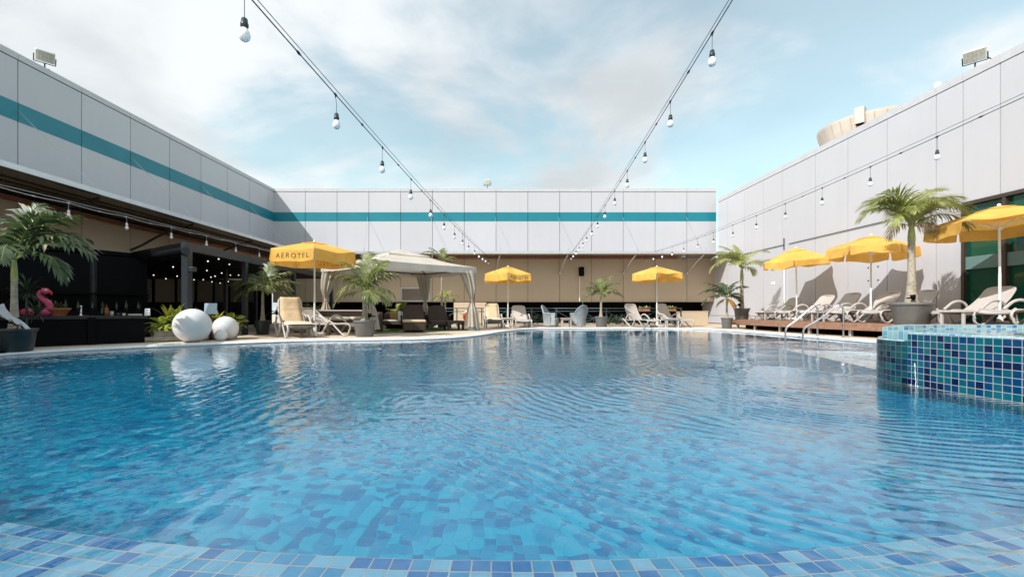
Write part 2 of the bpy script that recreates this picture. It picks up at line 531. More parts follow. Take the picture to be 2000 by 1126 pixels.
# water surfaces
def water(name, tintc, amp=1.0, rings=None):
    m, t, b = newmat(name)
    b.inputs["Base Color"].default_value = (*tintc, 1)
    b.inputs["Roughness"].default_value = 0.0
    b.inputs["IOR"].default_value = 1.34
    b.inputs["Coat Weight"].default_value = .40; b.inputs["Coat Roughness"].default_value = 0.0; b.inputs["Coat IOR"].default_value = 1.5
    b.inputs["Transmission Weight"].default_value = 1.0
    tcx = nd(t, "ShaderNodeTexCoord")
    def wn(scale, detail, rough, stretch=(1,1,1), rot=0, dist=0):
        mp = nd(t, "ShaderNodeMapping"); mp.inputs[3].default_value = stretch; mp.inputs[2].default_value = (0,0,rot)
        t.links.new(tcx.outputs["Object"], mp.inputs[0])
        n = nd(t, "ShaderNodeTexNoise"); n.inputs["Scale"].default_value = scale
        n.inputs["Detail"].default_value = detail; n.inputs["Roughness"].default_value = rough; n.inputs["Distortion"].default_value = dist
        t.links.new(mp.outputs[0], n.inputs["Vector"]); return n.outputs["Fac"]
    sx = nd(t, "ShaderNodeSeparateXYZ"); t.links.new(tcx.outputs["Object"], sx.inputs[0])
    nearf = ramp(t, sx.outputs[1], 2.5, 13.0, 1.75, .55)
    patch = tmath(t, 'MULTIPLY', ramp(t, wn(.33, 2, .5), .34, .66, .45, 1.25), nearf)
    h = tmath(t, 'MULTIPLY', tmath(t, 'MULTIPLY', wn(1.5, 1, .4), nearf), .0050*amp)
    h = tmath(t, 'ADD', h, tmath(t, 'MULTIPLY', tmath(t, 'MULTIPLY', wn(5.0, 1, .4, (1,1.35,1), .3), patch), .0036*amp))
    h = tmath(t, 'ADD', h, tmath(t, 'MULTIPLY', tmath(t, 'MULTIPLY', wn(10, 2, .45, (1,1.3,1), .25, .2), patch), .0021*amp))
    for (cx, cy, wl, a, fade) in (rings or []):
        mp = nd(t, "ShaderNodeMapping"); mp.vector_type = 'POINT'; mp.inputs[1].default_value = (-cx, -cy, 0)
        t.links.new(tcx.outputs["Object"], mp.inputs[0])
        ln = nd(t, "ShaderNodeVectorMath", operation='LENGTH'); t.links.new(mp.outputs[0], ln.inputs[0])
        d = tmath(t, 'ADD', ln.outputs["Value"], tmath(t, 'MULTIPLY', wn(1.1, 2, .5), .55))
        s = tmath(t, 'SINE', tmath(t, 'MULTIPLY', d, 2*PI/wl))
        env = ramp(t, ln.outputs["Value"], fade*.15, fade, 1.0, 0.0)
        env = tmath(t, 'MULTIPLY', tmath(t, 'MULTIPLY', env, nearf), ramp(t, wn(.8, 2, .5), .35, .6, .15, 1.0))
        h = tmath(t, 'ADD', h, tmath(t, 'MULTIPLY', tmath(t, 'MULTIPLY', s, env), a*amp))
    bn = nd(t, "ShaderNodeBump"); bn.inputs["Strength"].default_value = 1.0; bn.inputs["Distance"].default_value = 1.0
    t.links.new(h, bn.inputs["Height"]); t.links.new(bn.outputs[0], b.inputs["Normal"]); t.links.new(bn.outputs[0], b.inputs["Coat Normal"])
    return m
m_water = water("pool_water", (.86,.97,1.0), 1.0, rings=[(3.6,4.6,.10,.0014,8.0), (-7.5,3.0,.14,.0016,9.5), (2.0,15.0,.19,.0012,10.0)])
m_spawater = water("spa_water", (.9,.98,1.0), .5)

# glass: tinted storefront glazing
def glazing(name, col, trans=.75, rough=.02):
    m, t, b = newmat(name)
    b.inputs["Base Color"].default_value = (*col, 1); b.inputs["Roughness"].default_value = rough
    b.inputs["Specular IOR Level"].default_value = .8
    tr = nd(t, "ShaderNodeBsdfTransparent"); tr.inputs[0].default_value = (*[min(1, c*2.2+.08) for c in col], 1)
    mx = nd(t, "ShaderNodeMixShader"); mx.inputs[0].default_value = trans
    t.links.new(b.outputs[0], mx.inputs[1]); t.links.new(tr.outputs[0], mx.inputs[2])
    t.links.new(mx.outputs[0], t.nodes["Material Output"].inputs[0])
    return m
m_glassg = glazing("green_glass", (.006,.13,.085), .42)
m_glassd = glazing("smoked_glass", (.02,.02,.018), .45)

def emis(name, col, st):
    m, t, b = newmat(name)
    b.inputs["Base Color"].default_value = (.8,.8,.78,1)
    b.inputs["Emission Color"].default_value = (*col, 1); b.inputs["Emission Strength"].default_value = st
    return m
m_glow = emis("lit_bulb", (1,.93,.8), .75)

# ------------------------------------------------------------------ the pool
WZ = -0.05
pc = (.07, 7.62)
near_arc = [(pc[0]+7.45*math.cos(R(a)), pc[1]+7.45*math.sin(R(a))) for a in range(192, 342, 5)]
far_pts = [(7.35,6.6),(7.76,8.1),(7.80,9.1),(7.83,10.8),(7.84,12.2),(7.84,14.2),(7.6,15.9),(7.0,16.75),(5.8,17.1),(4.0,17.15),(2.4,17.0),
           (1.36,16.55),(.62,15.3),(.1,14.0),(-.2,12.85),(-.55,11.75),(-1.1,10.85),(-1.9,10.32),(-2.75,10.08),(-4.15,9.72),(-5.2,8.98),(-6.27,8.02),(-6.95,7.3),(-7.25,6.75)]
POOL = [tuple(p) for p in near_arc] + [(p.x, p.y) for p in spline([(x,y,0) for x,y in far_pts], 5)]
def offset(poly, d):
    n = len(poly); out = []
    for i in range(n):
        a, b, c = Vector(poly[i-1]), Vector(poly[i]), Vector(poly[(i+1) % n])
        t1, t2 = (b-a).normalized(), (c-b).normalized()
        nn = Vector((t1.y+t2.y, -(t1.x+t2.x)))
        nn = nn.normalized() if nn.length > 1e-6 else Vector((t1.y,-t1.x))
        out.append((b.x+nn.x*d, b.y+nn.y*d))
    return out
def flat_poly(loops, z, uvscale=True):
    """filled sheet (outer loop with holes) by bmesh triangle fill"""
    import bmesh
    bm = bmesh.new(); es = []
    for lp in loops:
        vs = [bm.verts.new((x, y, z)) for x, y in lp]
        es += [bm.edges.new((vs[i], vs[(i+1) % len(vs)])) for i in range(len(vs))]
    r = bmesh.ops.triangle_fill(bm, use_beauty=True, use_dissolve=False, edges=es)
    bmesh.ops.recalc_face_normals(bm, faces=bm.faces)
    for f_ in bm.faces:
        if f_.normal.z < 0: f_.normal_flip()
    mb = MB(); bm.verts.index_update()
    ps = [v.co.copy() for v in bm.verts]
    mb.add(ps, [[v.index for v in f_.verts] for f_ in bm.faces], 0, False, [(p.x, p.y) for p in ps])
    bm.free(); return mb
COP1, COP2 = offset(POOL, .13), offset(POOL, .42)
OUT = [(-45,-12),(45,-12),(45,60),(-45,60)]
g = flat_poly([OUT, COP2], 0.0).build("ground", m_stone); tag(g, kind="structure")
# coping ring of smooth stone, a rounded edge, then the white overflow grate
def ring_strip(mb, A, B, za, zb, mat=0):
    n = len(A)
    mb.add([(x,y,za) for x,y in A]+[(x,y,zb) for x,y in B], [(i,(i+1)%n,n+(i+1)%n,n+i) for i in range(n)], mat, False)
mb = MB(); ring_strip(mb, COP1, COP2, .006, .006); ring_strip(mb, COP2, offset(POOL,.425), .006, -.02); ring_strip(mb, COP1, COP1, .006, -.05)
tag(mb.build("coping", m_coping), kind="structure")
mb = MB(); ring_strip(mb, offset(POOL,.012), COP1, -.012, 0.0); ring_strip(mb, POOL, offset(POOL,.012), -.03, -.012); ring_strip(mb, POOL, POOL, -.03, -.12)
n = len(POOL)
mb.add([(x,y,-.2) for x,y in POOL]+[(x,y,-.03) for x,y in POOL], [(i,(i+1)%n,n+(i+1)%n,n+i) for i in range(n)])
tag(mb.build("pool_gutter", m_grate), kind="structure")
# basin
fl = MB()
def floorz(x, y):
    d = max(0.0, min(1.0, (6.4-math.dist((x,y), pc))/4.5))
    return -.52 - .75*(d*d*(3-2*d))
NX, NY = 70, 70
fl.grid(lambda u, v: (-8+u*16.5, -1+v*19, floorz(-8+u*16.5, -1+v*19)), NX, NY, 0, True, lambda u, v: (-8+u*16.5, -1+v*19))
pf = fl.build("pool_floor", m_tfloor); tag(pf, kind="structure")
mb = MB(); mb.wall([(x,y) for x,y in POOL]+[POOL[0]], -1.5, -.04)
pw = mb.build("pool_side", m_tfloor); tag(pw, kind="structure")
# shallow ledge at the near side
LR = 6.425; LZ = -.082
mb = MB()
A0, A1 = R(196), R(330)
mb.grid(lambda u, v: (pc[0]+(LR+v*1.15)*math.cos(A0+u*(A1-A0)), pc[1]+(LR+v*1.15)*math.sin(A0+u*(A1-A0)), LZ), 150, 4, 0, False,
        lambda u, v: (u*(A1-A0)*LR, v*1.15))
mb.grid(lambda u, v: (pc[0]+LR*math.cos(A0+u*(A1-A0)), pc[1]+LR*math.sin(A0+u*(A1-A0)), LZ-.7+v*.7), 150, 1, 0, False,
        lambda u, v: (u*(A1-A0)*LR, v*.7))
pl = mb.build("pool_ledge", m_tledge); tag(pl, kind="structure")
pwat = flat_poly([offset(POOL, .004)], WZ).build("pool_water", m_water); tag(pwat, kind="structure")

# ------------------------------------------------------------------ spa tub
spa = thing("spa_tub", "raised round spa clad in blue mosaic tile at the pool edge", "spa", (3.7,4.0,WZ))
def loc(p): return (p[0]-3.7, p[1]-4.0)
front = [loc((p.x,p.y)) for p in spline([(4.9,-1.0,0),(4.3,.4,0),(3.98,1.6,0),(3.83,2.5,0),(3.755,3.18,0),(3.71,3.6,0),(3.70,4.01,0)], 8)]
inner = [(x+.24, y-.01) for x, y in front]
ztop = .42-WZ
mb = MB(); mb.wall(front, -.85, ztop-.012, flip=False)
mb.wall([front[-1], inner[-1]], .2, ztop-.012)
mb.build("tiled_wall", m_tspa, spa)
mb = MB()
k = len(front)
for z0, z1, fa, fb in ((ztop-.012, ztop, front, [(x+.012,y) for x,y in front]), (ztop, ztop, [(x+.012,y) for x,y in front], inner)):
    mb.add([(x,y,z0) for x,y in fa]+[(x,y,z1) for x,y in fb], [(i,i+1,k+i+1,k+i) for i in range(k-1)], 0, False, [(p[0],p[1]) for p in fa]+[(p[0],p[1]) for p in fb])
mb.wall(inner, -.1, ztop, flip=True)
mb.build("rim", m_trim, spa)
cc = (4.29, 4.12); cr_ = .592
arc = [loc((cc[0]+cr_*math.cos(R(a)), cc[1]+cr_*math.sin(R(a)))) for a in range(190, 79, -5)]
zl = .345-WZ
mb = MB(); mb.wall(arc, -.85, zl-.01); kk = len(arc)
mb.build("spill_wall", m_twet_shade, spa)
mb = MB()
arc2 = [loc((cc[0]+(cr_-.012)*math.cos(R(a)), cc[1]+(cr_-.012)*math.sin(R(a)))) for a in range(190, 79, -5)]
mb.add([(x,y,zl-.01) for x,y in arc]+[(x,y,zl) for x,y in arc2], [(i,i+1,kk+i+1,kk+i) for i in range(kk-1)], 0, True, [(p[0],p[1]) for p in arc]+[(p[0],p[1]) for p in arc2])
cx_, cy_ = loc((4.55,4.3))
mb.add([(x,y,zl) for x,y in arc2]+[(loc((4.6,4.75))[0],loc((4.6,4.75))[1],zl),(loc((4.6,3.9))[0],loc((4.6,3.9))[1],zl)], [tuple(range(kk+2))[::-1]], 0, False,
       [(p[0],p[1]) for p in arc2]+[(.9,.75),(.9,-.1)])
mb.build("spill_shelf", m_trim, spa)
zb = .441-WZ
bi = [loc(p) for p in [(4.13,4.77),(4.49,4.77),(4.56,4.98),(4.85,5.24),(5.37,5.43),(6.24,5.43),(7.0,5.2),(7.6,4.6)]]
bo = [loc(p) for p in [(4.43,5.05),(4.62,5.2),(4.80,5.4),(5.02,5.58),(5.37,5.75),(6.24,5.75),(7.15,5.5),(7.9,4.8)]]
bi = [tuple(p) for p in bi[:2]] + [(p.x,p.y) for p in spline([(x,y,0) for x,y in bi[1:]], 5)][1:]
bo = [tuple(p) for p in bo[:2]] + [(p.x,p.y) for p in spline([(x,y,0) for x,y in bo[1:]], 5)][1:]
mb = MB(); kb = len(bi)
mb.wall(bi, -.2, zb); mb.wall(bo, -.9, zb, flip=True); mb.wall([bo[0], bi[0]], -.9, zb)
mb.add([(x,y,zb) for x,y in bi]+[(x,y,zb) for x,y in bo], [(i,i+1,kb+i+1,kb+i) for i in range(kb-1)], 0, False, [(p[0],p[1]) for p in bi]+[(p[0],p[1]) for p in bo])
mb.build("back_rim", m_trim, spa)
mb = MB(); mb.wall([loc((3.93,4.02)), loc((4.5,4.78))], zl-.1, .38-WZ)
mb.build("weir", m_trim, spa)
# white trickle running down the outer wall
mb = MB(); rr = random.Random(3)
tp = [(-.012-.004*rr.random(), -.075+.006*rr.random()-.015*i/16, ztop-.27-.21*i/16) for i in range(17)]
mb.tube(tp, [.0012+.0028*rr.random() for _ in tp], 6)
for q in range(6): mb.sphere((-.012-.03*rr.random(), -.09+.06*(rr.random()-.5), .001+.015*rr.random()*rr.random()), .002+.004*rr.random(), 6)
mb.build("trickle", M("foam_water", (.85,.9,.92), .2, var=0), spa)
sw = [ (x+3.7, y+4.0) for x, y in inner] + [(4.5,4.75)] + [(x+3.7,y+4.0) for x,y in bi[2:]] + [(7.9,3.5),(7.9,-1)]
tag(flat_poly([sw], .392).build("spa_water", m_spawater), kind="structure")
sfl = flat_poly([sw], .0).build("spa_floor", m_trim); tag(sfl, kind="structure")
sp2 = [(x+3.7,y+4.0) for x,y in arc2] + [(4.49,4.765),(3.96,4.06)]
tag(flat_poly([sp2[::-1]], zl+WZ+.006).build("spill_water", m_spawater), kind="structure")

# ------------------------------------------------------------------ courtyard walls
def plate(mb, x0, x1, z0, z1, d=0.0, g=.011, t=.05, mat=0):
    mb.box((x0+g, -t-d, z0+g), (x1-g, -d, z1-g), mat)
HB = 7.03
# back wall: local x along +X, face towards -Y
bw = thing("courtyard_wall", "pale panelled wall with teal stripe across the far end of the pool", "wall", (-11.68, 23.3, 0))
x_end = 11.47+11.68
seams = [0.0] + [(-9.99+1.66*k)+11.68 for k in range(13)] + [x_end]
if seams[-1]-seams[-2] < .2: seams.pop(-2)
up, lo, st, cp = MB(), MB(), MB(), MB()
for a, b_ in zip(seams, seams[1:]):
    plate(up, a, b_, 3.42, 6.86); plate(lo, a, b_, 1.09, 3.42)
    st.box((a+.011, -.054, 5.33), (b_-.011, -.02, 5.80)); cp.box((a+.006, -.06, 6.875), (b_-.006, .36, HB))
core = MB(); core.box((0, -.02, 1.12), (x_end-.01, .30, 6.99))
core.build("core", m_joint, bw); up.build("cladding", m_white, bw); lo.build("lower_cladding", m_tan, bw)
st.build("stripe", m_teal, bw); cp.build("coping", m_cap, bw)
v = MB(); vx0, vx1 = gx(783,23.3)+11.68, gx(840,23.3)+11.68
v.box((vx0,-.075,1.2),(vx0+.06,-.05,1.83)); v.box((vx1-.06,-.075,1.2),(vx1,-.05,1.83)); v.box((vx0,-.075,1.83),(vx1,-.05,1.88)); v.box((vx0,-.075,1.15),(vx1,-.05,1.2))
for i in range(9):
    zc = 1.235+i*.066
    v.add([(vx0+.06,-.052,zc+.05),(vx1-.06,-.052,zc+.05),(vx1-.06,-.085,zc),(vx0+.06,-.085,zc)], [(0,1,2,3),(3,2,1,0)])
v.build("vent_louvre", m_alu, bw)
# recess behind the railing
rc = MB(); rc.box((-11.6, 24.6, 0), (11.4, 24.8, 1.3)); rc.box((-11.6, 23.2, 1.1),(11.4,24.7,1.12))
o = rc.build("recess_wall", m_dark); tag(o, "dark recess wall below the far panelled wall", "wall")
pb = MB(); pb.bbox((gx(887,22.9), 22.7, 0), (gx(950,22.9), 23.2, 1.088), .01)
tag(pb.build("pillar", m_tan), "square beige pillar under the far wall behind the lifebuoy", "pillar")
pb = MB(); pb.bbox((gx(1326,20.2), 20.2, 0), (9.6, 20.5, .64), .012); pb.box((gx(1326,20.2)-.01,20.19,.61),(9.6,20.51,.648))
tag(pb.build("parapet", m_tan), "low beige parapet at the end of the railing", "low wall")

# left wall: local x runs away from the camera (towards +Y), face towards +X
LS = math.atan2(1, .0231)
lw = thing("courtyard_wall", "tall panelled wall with teal stripe above the bar, in shade", "wall", (-11.68, 23.3, 0), LS)
ls = [0.0, -.6] + [-.6-1.66*k for k in range(1, 16)]
up, lo, st, cp = MB(), MB(), MB(), MB()
for b_, a in zip(ls, ls[1:]):
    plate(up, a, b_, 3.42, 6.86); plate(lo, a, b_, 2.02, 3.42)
    st.box((a+.011, -.054, 5.33), (b_-.011, -.02, 5.80)); cp.box((a+.006, -.06, 6.875), (b_-.006, .36, HB))
core = MB(); core.box((ls[-1], -.02, 2.0), (-.07, .30, 6.99))
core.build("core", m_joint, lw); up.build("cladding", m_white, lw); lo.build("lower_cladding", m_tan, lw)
st.build("stripe", m_teal, lw); cp.build("coping", m_cap, lw)
# dark bar room under it
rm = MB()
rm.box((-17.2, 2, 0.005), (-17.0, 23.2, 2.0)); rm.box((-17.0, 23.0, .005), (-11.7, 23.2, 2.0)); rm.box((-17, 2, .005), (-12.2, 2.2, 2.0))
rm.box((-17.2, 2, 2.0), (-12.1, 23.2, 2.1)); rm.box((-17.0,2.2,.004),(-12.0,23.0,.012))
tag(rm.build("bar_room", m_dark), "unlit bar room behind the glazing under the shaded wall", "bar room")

# right wall: local x runs towards the camera (-Y), face towards -X
rw = thing("courtyard_wall", "plain sunlit panelled wall beside the raised deck", "wall", (11.36, 24.5, 0), R(-90))
HRW = 6.38
def ry(Y): return 24.5-Y
ys = [22.75,21.85,20.35,18.9,17.6,15.8,14.34,12.9,11.46,10.8,10.0,8.55,7.1,5.65,4.2,2.75,1.3,-.15,-1.6]
up, cp, core, dr = MB(), MB(), MB(), MB()
plate(up, ry(24.5), ry(22.75), .42, 3.40); plate(up, ry(24.5), ry(22.75), .03, .42)
for a, b_ in zip(ys, ys[1:]):
    z0 = 0.03
    if a <= 10.81 and b_ >= 4.1: z0 = 3.24
    if a == 18.9:
        plate(dr, ry(a), ry(b_), .34, 2.77, d=-.012); z0 = 2.77
    if z0 < .1 and a > 17: plate(up, ry(a), ry(b_), .03, .42); z0 = .42
    plate(up, ry(a), ry(b_), z0, HRW-.2)
    cp.box((ry(a)+.004, -.06, HRW-.19), (ry(b_)-.004, .36, HRW))
core.box((0, -.02, 0.02), (ry(22.75), .3, 3.38)); core.box((ry(22.75), -.02, 0.02), (ry(10.82), .3, HRW-.03))
core.box((ry(10.82), -.02, 3.25), (ry(4.2), .3, HRW-.03)); core.box((ry(4.2), -.02, .02), (ry(-1.6), .3, HRW-.03))
core.build("core", m_joint, rw); up.build("cladding", m_white, rw); cp.build("coping", m_cap, rw)
d = dr.build("door", m_white, rw)
hd = MB(); hd.bbox((ry(18.25)-.13,-.046,1.72),(ry(18.25)+.13,-.0385,1.84),.003); hd.build("door_sign", m_paper, d)
pp = MB(); pp.tube([(ry(17.45),-.09,.33),(ry(17.45),-.09,2.75)], .028, 8); pp.build("downpipe", m_pole, rw)
bl = MB()
for yy, zz_ in ((13.55,1.55),(13.2,1.55),(13.55,1.95),(13.2,1.95)): bl.sphere((ry(yy), -.055, zz_), .022, 8)
bl.build("bolt", m_black, rw)
cb = MB(); cb.tube([(ry(17.2),-.075,3.235),(ry(12.6),-.075,3.235)], .012, 6); cb.tube([(ry(20.3),-.075,3.24),(ry(17.5),-.075,3.24)],.012,6); cb.tube([(ry(17.5),-.075,3.05),(ry(17.5),-.075,3.5)],.018,6)
cb.build("cable_tray", m_greymetal, rw)
# green glazing
Wn = MB(); Wn.box((ry(10.8),-.10,3.16),(ry(4.2),.12,3.24))
for yy in (10.78, 9.9-.0, 7.9, 6.1, 4.25): Wn.box((ry(yy)-.035,-.09,.33),(ry(yy)+.035,.1,3.16))
Wn.box((ry(10.8),-.07,.30),(ry(4.2),.1,.36))
wf = Wn.build("window", M("bronze_frame", (.075,.055,.045), .4, .3, var=.05), rw)
fb = MB(); fb.box((ry(10.74),-.055,1.62),(ry(4.25),-.02,1.92)); fb.build("transom_band", M("frosted_band", (.13,.23,.22), .25, var=.04), wf)
yl = [10.745, 9.935, 7.935, 6.135, 4.285]
for a, b_ in zip(yl, yl[1:]):
    pn = MB(); pn.box((ry(a),.0,.36),(ry(b_+.07),.012,3.16)); pn.build("pane", m_glassg, wf)
# room behind the green glass
rm = MB(); rm.box((14.6,4.0,.3),(14.8,12.5,3.3)); rm.box((11.7,4.0,.3),(14.6,4.2,3.3)); rm.box((11.7,12.3,.3),(14.6,12.5,3.3)); rm.box((11.66,4,3.25),(14.8,12.5,3.35)); rm.box((11.6,4,.29),(14.8,12.5,.33))
tag(rm.build("lounge_room", M("lounge_wall", (.15,.17,.14), .7, var=.2)), "dim room seen through the green glass wall", "room")
# ------------------------------------------------------------------ canopies round the two walls
CZ = 3.45
def lwx(Y): return -11.68 - .0231*(23.3-Y)
ca = thing("canopy", "long thin metal canopy along the far wall with curved struts", "canopy", (0, 21.62, CZ))
mb = MB(); mb.box((-9.38, 0, -.005), (11.30, 1.61, .05)); mb.build("soffit", m_soffit, ca)
mb = MB(); mb.box((-9.38, -.035, -.03), (11.30, -.004, .085)); mb.box((-9.38,-.004,.053),(11.3,1.61,.075)); mb.build("fascia", m_alu, ca)
mb = MB(); mb.tube([(-9.3,1.52,-.07),(9.4,1.52,-.07)], .035, 8); mb.build("pipe", m_orange, ca)
for k in range(7):
    X = 3.29+3.32*(k-3)
    if X < -9: continue
    mb = MB(); mb.tube(spline([(X,1.6,-.80),(X+.03,1.25,-.64),(X+.10,.7,-.32),(X+.2,.15,-.04)], 5), .038, 8); mb.sphere((X,1.58,-.82),.07,10); mb.build("strut", m_greymetal if 0 else m_alu, ca)
    mb = MB(); mb.tube([(X-.05,1.62,2.1),(X+.22,.06,.1)], .007, 5); mb.tube([(X+.22,.06,.06),(X+.22,.06,.28)], .018, 6); mb.build("tie_rod", m_alu, ca)
# the canopy along the shaded wall
cb_ = thing("canopy", "long thin metal canopy over the bar side with dark glossy underside", "canopy", (0, 0, CZ))
def lcx(Y): return -9.40 - .0145*(21.6-Y)
e1, e0 = 23.2, -2.0
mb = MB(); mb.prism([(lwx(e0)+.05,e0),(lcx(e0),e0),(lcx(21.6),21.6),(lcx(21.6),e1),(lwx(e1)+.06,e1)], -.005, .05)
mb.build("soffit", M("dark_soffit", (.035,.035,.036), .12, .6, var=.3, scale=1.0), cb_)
mb = MB(); mb.prism([(lcx(e0)+.003,e0),(lcx(e0)+.035,e0),(lcx(21.6)+.035,21.58),(lcx(21.6)+.003,21.58)], -.03, .085)
mb.prism([(lwx(e0)+.06,e0),(lcx(e0),e0),(lcx(21.6),21.58),(lwx(21.6)+.06,21.58)], .053, .075)
mb.build("fascia", m_alu, cb_)
mb = MB()
mb.tube([(lwx(e0)+.2,e0,-.10),(lwx(22.8)+.2,22.8,-.10)], .045, 8); mb.build("pipe", m_orange, cb_)
mb = MB()
for dx in (.7, 1.25, 1.6): mb.box((0,0,0),(0,0,0)) if 0 else mb.tube([(lwx(e0)+dx,e0,-.035),(lwx(22.8)+dx,22.8,-.035)], .022, 6)
mb.build("purlin", M("bronze_rail", (.20,.15,.09), .35, .6, var=.1), cb_)
for k in range(6):
    Y = 22.7-.0-3.32*k-1.66
    mb = MB(); mb.tube(spline([(lwx(Y)+.06,Y,-.85),(lwx(Y)+.5,Y-.02,-.66),(lwx(Y)+1.2,Y-.08,-.33),(lcx(Y)-.2,Y-.15,-.05)], 5), .038, 8); mb.build("strut", M("bronze_strut", (.085,.07,.055), .4, .3, var=.1) if k == 0 else bpy.data.materials["bronze_strut"], cb_)
    mb = MB(); mb.tube([(lwx(Y)+.06,Y,2.15),(lcx(Y)-.1,Y-.3,.1)], .009, 5); mb.build("tie_rod", m_alu, cb_)

# ------------------------------------------------------------------ dark pergola over the bar terrace
PZ = 2.08
pg = thing("pergola", "black flat-roofed pergola over the bar terrace", "pergola", (-6.6, 9.4, 0))
def pl_(x, y): return (x+6.6, y-9.4)
mb = MB(); mb.prism([pl_(-6.62,9.55), pl_(-6.68,18.2), pl_(-11.9,18.2), pl_(-11.95,9.0), pl_(-10.5,9.35), pl_(-9.45,10.1), pl_(-8.95,10.95)], PZ-.12, PZ-.03)
mb.build("roof", m_black, pg)
mb = MB(); mb.box((pl_(-6.68,0)[0], pl_(0,9.42)[1], PZ-.17), (pl_(-6.58,0)[0], pl_(0,18.3)[1], PZ)); mb.build("front_beam", m_greymetal, pg)
mb = MB(); mb.prism([pl_(-6.70,9.45),pl_(-6.70,9.60),pl_(-8.93,11.08),pl_(-8.98,10.95)], PZ-.2, PZ-.01); mb.build("side_beam", m_black, pg)
# rolled blind with a round end cap
mb = MB(); mb.tube([pl_(-7.6,10.05)+(PZ-.2,), pl_(-6.52,9.33)+(PZ-.2,)], .085, 16, cap=True); bl_ = mb.build("rolled_blind", m_black, pg)
mb = MB(); mb.tube([pl_(-6.52,9.33)+(PZ-.2,), pl_(-6.505,9.32)+(PZ-.2,)], .088, 16); mb.build("end_cap", m_greymetal, bl_)
for (x, y, s) in ((-6.55,9.42,.075),(-6.64,11.75,.06),(-6.66,14.6,.06),(-6.68,18.0,.06),(-9.2,10.15,.06),(-8.4,13.8,.045),(-9.3,17.2,.05)):
    a = pl_(x, y); mb = MB(); mb.bbox((a[0]-s,a[1]-s,0),(a[0]+s,a[1]+s,PZ-.12 if x < -7 else PZ-.172), .012); mb.build("post", m_greymetal, pg)
a = pl_(-6.42,9.40); mb = MB(); mb.bbox((a[0]-.05,a[1]-.06,1.45),(a[0]+.06,a[1]+.06,1.55),.01); mb.build("wall_lamp", m_greymetal, pg)
# string of globe lamps under it
fs = thing("string_lights", "small lit globe lamps strung under the black pergola roof", "string lights", (-8.5, 13, PZ-.15), 0, "strings of lamps over the courtyard")
rr = random.Random(8)
pix = [(481,533),(492,512),(507,511),(480,563),(472,545)]
glb = []
for (px, py, Y) in ((251,534,12.6),(277,538.5,12.9),(300,537,12.0),(324,544,12.8),(338,521,10.6),(346,539,12.6),(406,510,10.3),(427,505.5,10.6),(448,516,11.6),(383,527,11.0),(404,528,11.4),
                    (420,539,12.8),(433,533,12.5),(450,537,13.6),(466,537,13.9),(379,546,13.4),(397,546,14.0),(414,550,14.5),(430,552.5,15.0),(446,549.5,15.4),(412,541,13.2),(438,543,14.2)):
    X = gx(px, Y); z = gz(py, Y)
    glb.append(Vector((X+8.5, Y-13, z-(PZ-.15))))
glb.sort(key=lambda p: (round(p.y*1.2), p.x))
mb = MB()
for i in range(len(glb)):
    p = glb[i]; mb.tube([p, (p.x, p.y, max(p.z+.04, .02))], .004, 4)
for a, b_ in zip(glb, glb[1:]):
    if (a-b_).length < 2.6: mb.tube([(a.x,a.y,max(a.z+.04,.02)), ((a.x+b_.x)/2,(a.y+b_.y)/2,-.0), (b_.x,b_.y,max(b_.z+.04,.02))], .004, 4)
mb.build("cable", m_black, fs)
for p in glb:
    mb = MB(); mb.sphere(p, .016, 12); mb.build("bulb", m_glow, fs)

# storefront glazing of the bar room
sf = thing("glazed_front", "dark framed glazing along the back of the bar terrace", "shopfront", (-11.95, 9.5, 0), LS)
mb = MB()
for k in range(13): mb.box((k*1.05-.5,-.04,0),(k*1.05-.44,.04,1.98))
mb.box((-.5,-.038,1.86),(12.1,.038,1.98)); mb.box((-.5,-.038,0),(12.1,.038,.12)); mb.build("frame", m_black, sf)
for k in range(12):
    mb = MB(); mb.box((k*1.05-.44,-.006,.12),(k*1.05+.55,.006,1.86)); mb.build("pane", m_glassd, sf)

# ------------------------------------------------------------------ bar counter
b0, b1 = Vector((-8.05,7.40,0)), Vector((-6.93,8.78,0))
bd = (b1-b0).normalized(); ba = math.atan2(bd.y, bd.x); bl = (b1-b0).length
bar = thing("bar_counter", "low black bar counter along the shaded poolside", "bar counter", b0, ba)
mb = MB(); mb.box((-1.6,.02,0),(bl,.5,.47)); mb.bbox((.93,-.03,0),(1.05,.02,.5),.008); mb.box((-1.6,.03,.02),(bl-.02,.035,.4)); mb.build("front_panel", m_black, bar)
mb = MB(); mb.bbox((-1.65,-.02,.47),(bl+.04,.62,.53),.008); mb.build("counter_top", M("slate_top", (.010,.010,.010), .6, var=.2), bar)
def onbar(s, d, z=.53): p = b0 + bd*s + Vector((-bd.y, bd.x, 0))*d; return Vector((p.x, p.y, z))
bb_ = MB(); p = onbar(-1.2,2.3,0)
back = thing("back_bar", "dark back shelf of the bar with rows of bottles", "bar shelf", p, ba)
mb = MB(); mb.box((0,0,0),(3.6,.35,.62)); mb.box((0,.30,.62),(3.6,.36,1.9)); mb.build("cabinet", m_black, back)
mb = MB(); mb.box((0.02,.08,1.0),(3.58,.30,1.03)); mb.build("shelf", m_dark, back)
def bottle(mb, c, h, r, mat=0):
    mb.lathe([(r*.9,0),(r,.01),(r,h*.55),(r*.8,h*.65),(r*.32,h*.75),(r*.32,h*.97),(r*.38,h*.97),(r*.38,h)], c, 10, mat)
rr = random.Random(5)
k = 0
for zz_ in (.62,):
    for i in range(9):
        mb = MB(); bottle(mb, (0,0,0), .24+.07*rr.random(), .034+.008*rr.random())
        q = onbar(-.6+1.1+i*.21+.05*rr.random(), 2.3+.19, zz_)
        o = mb.build("bottle", rr.choice([m_bottle, m_bottle, m_amber, m_bottle]), None, q)
        tag(o, "bottle among the rows on the dark back shelf of the bar", "bottle", "bottles on the back shelf")
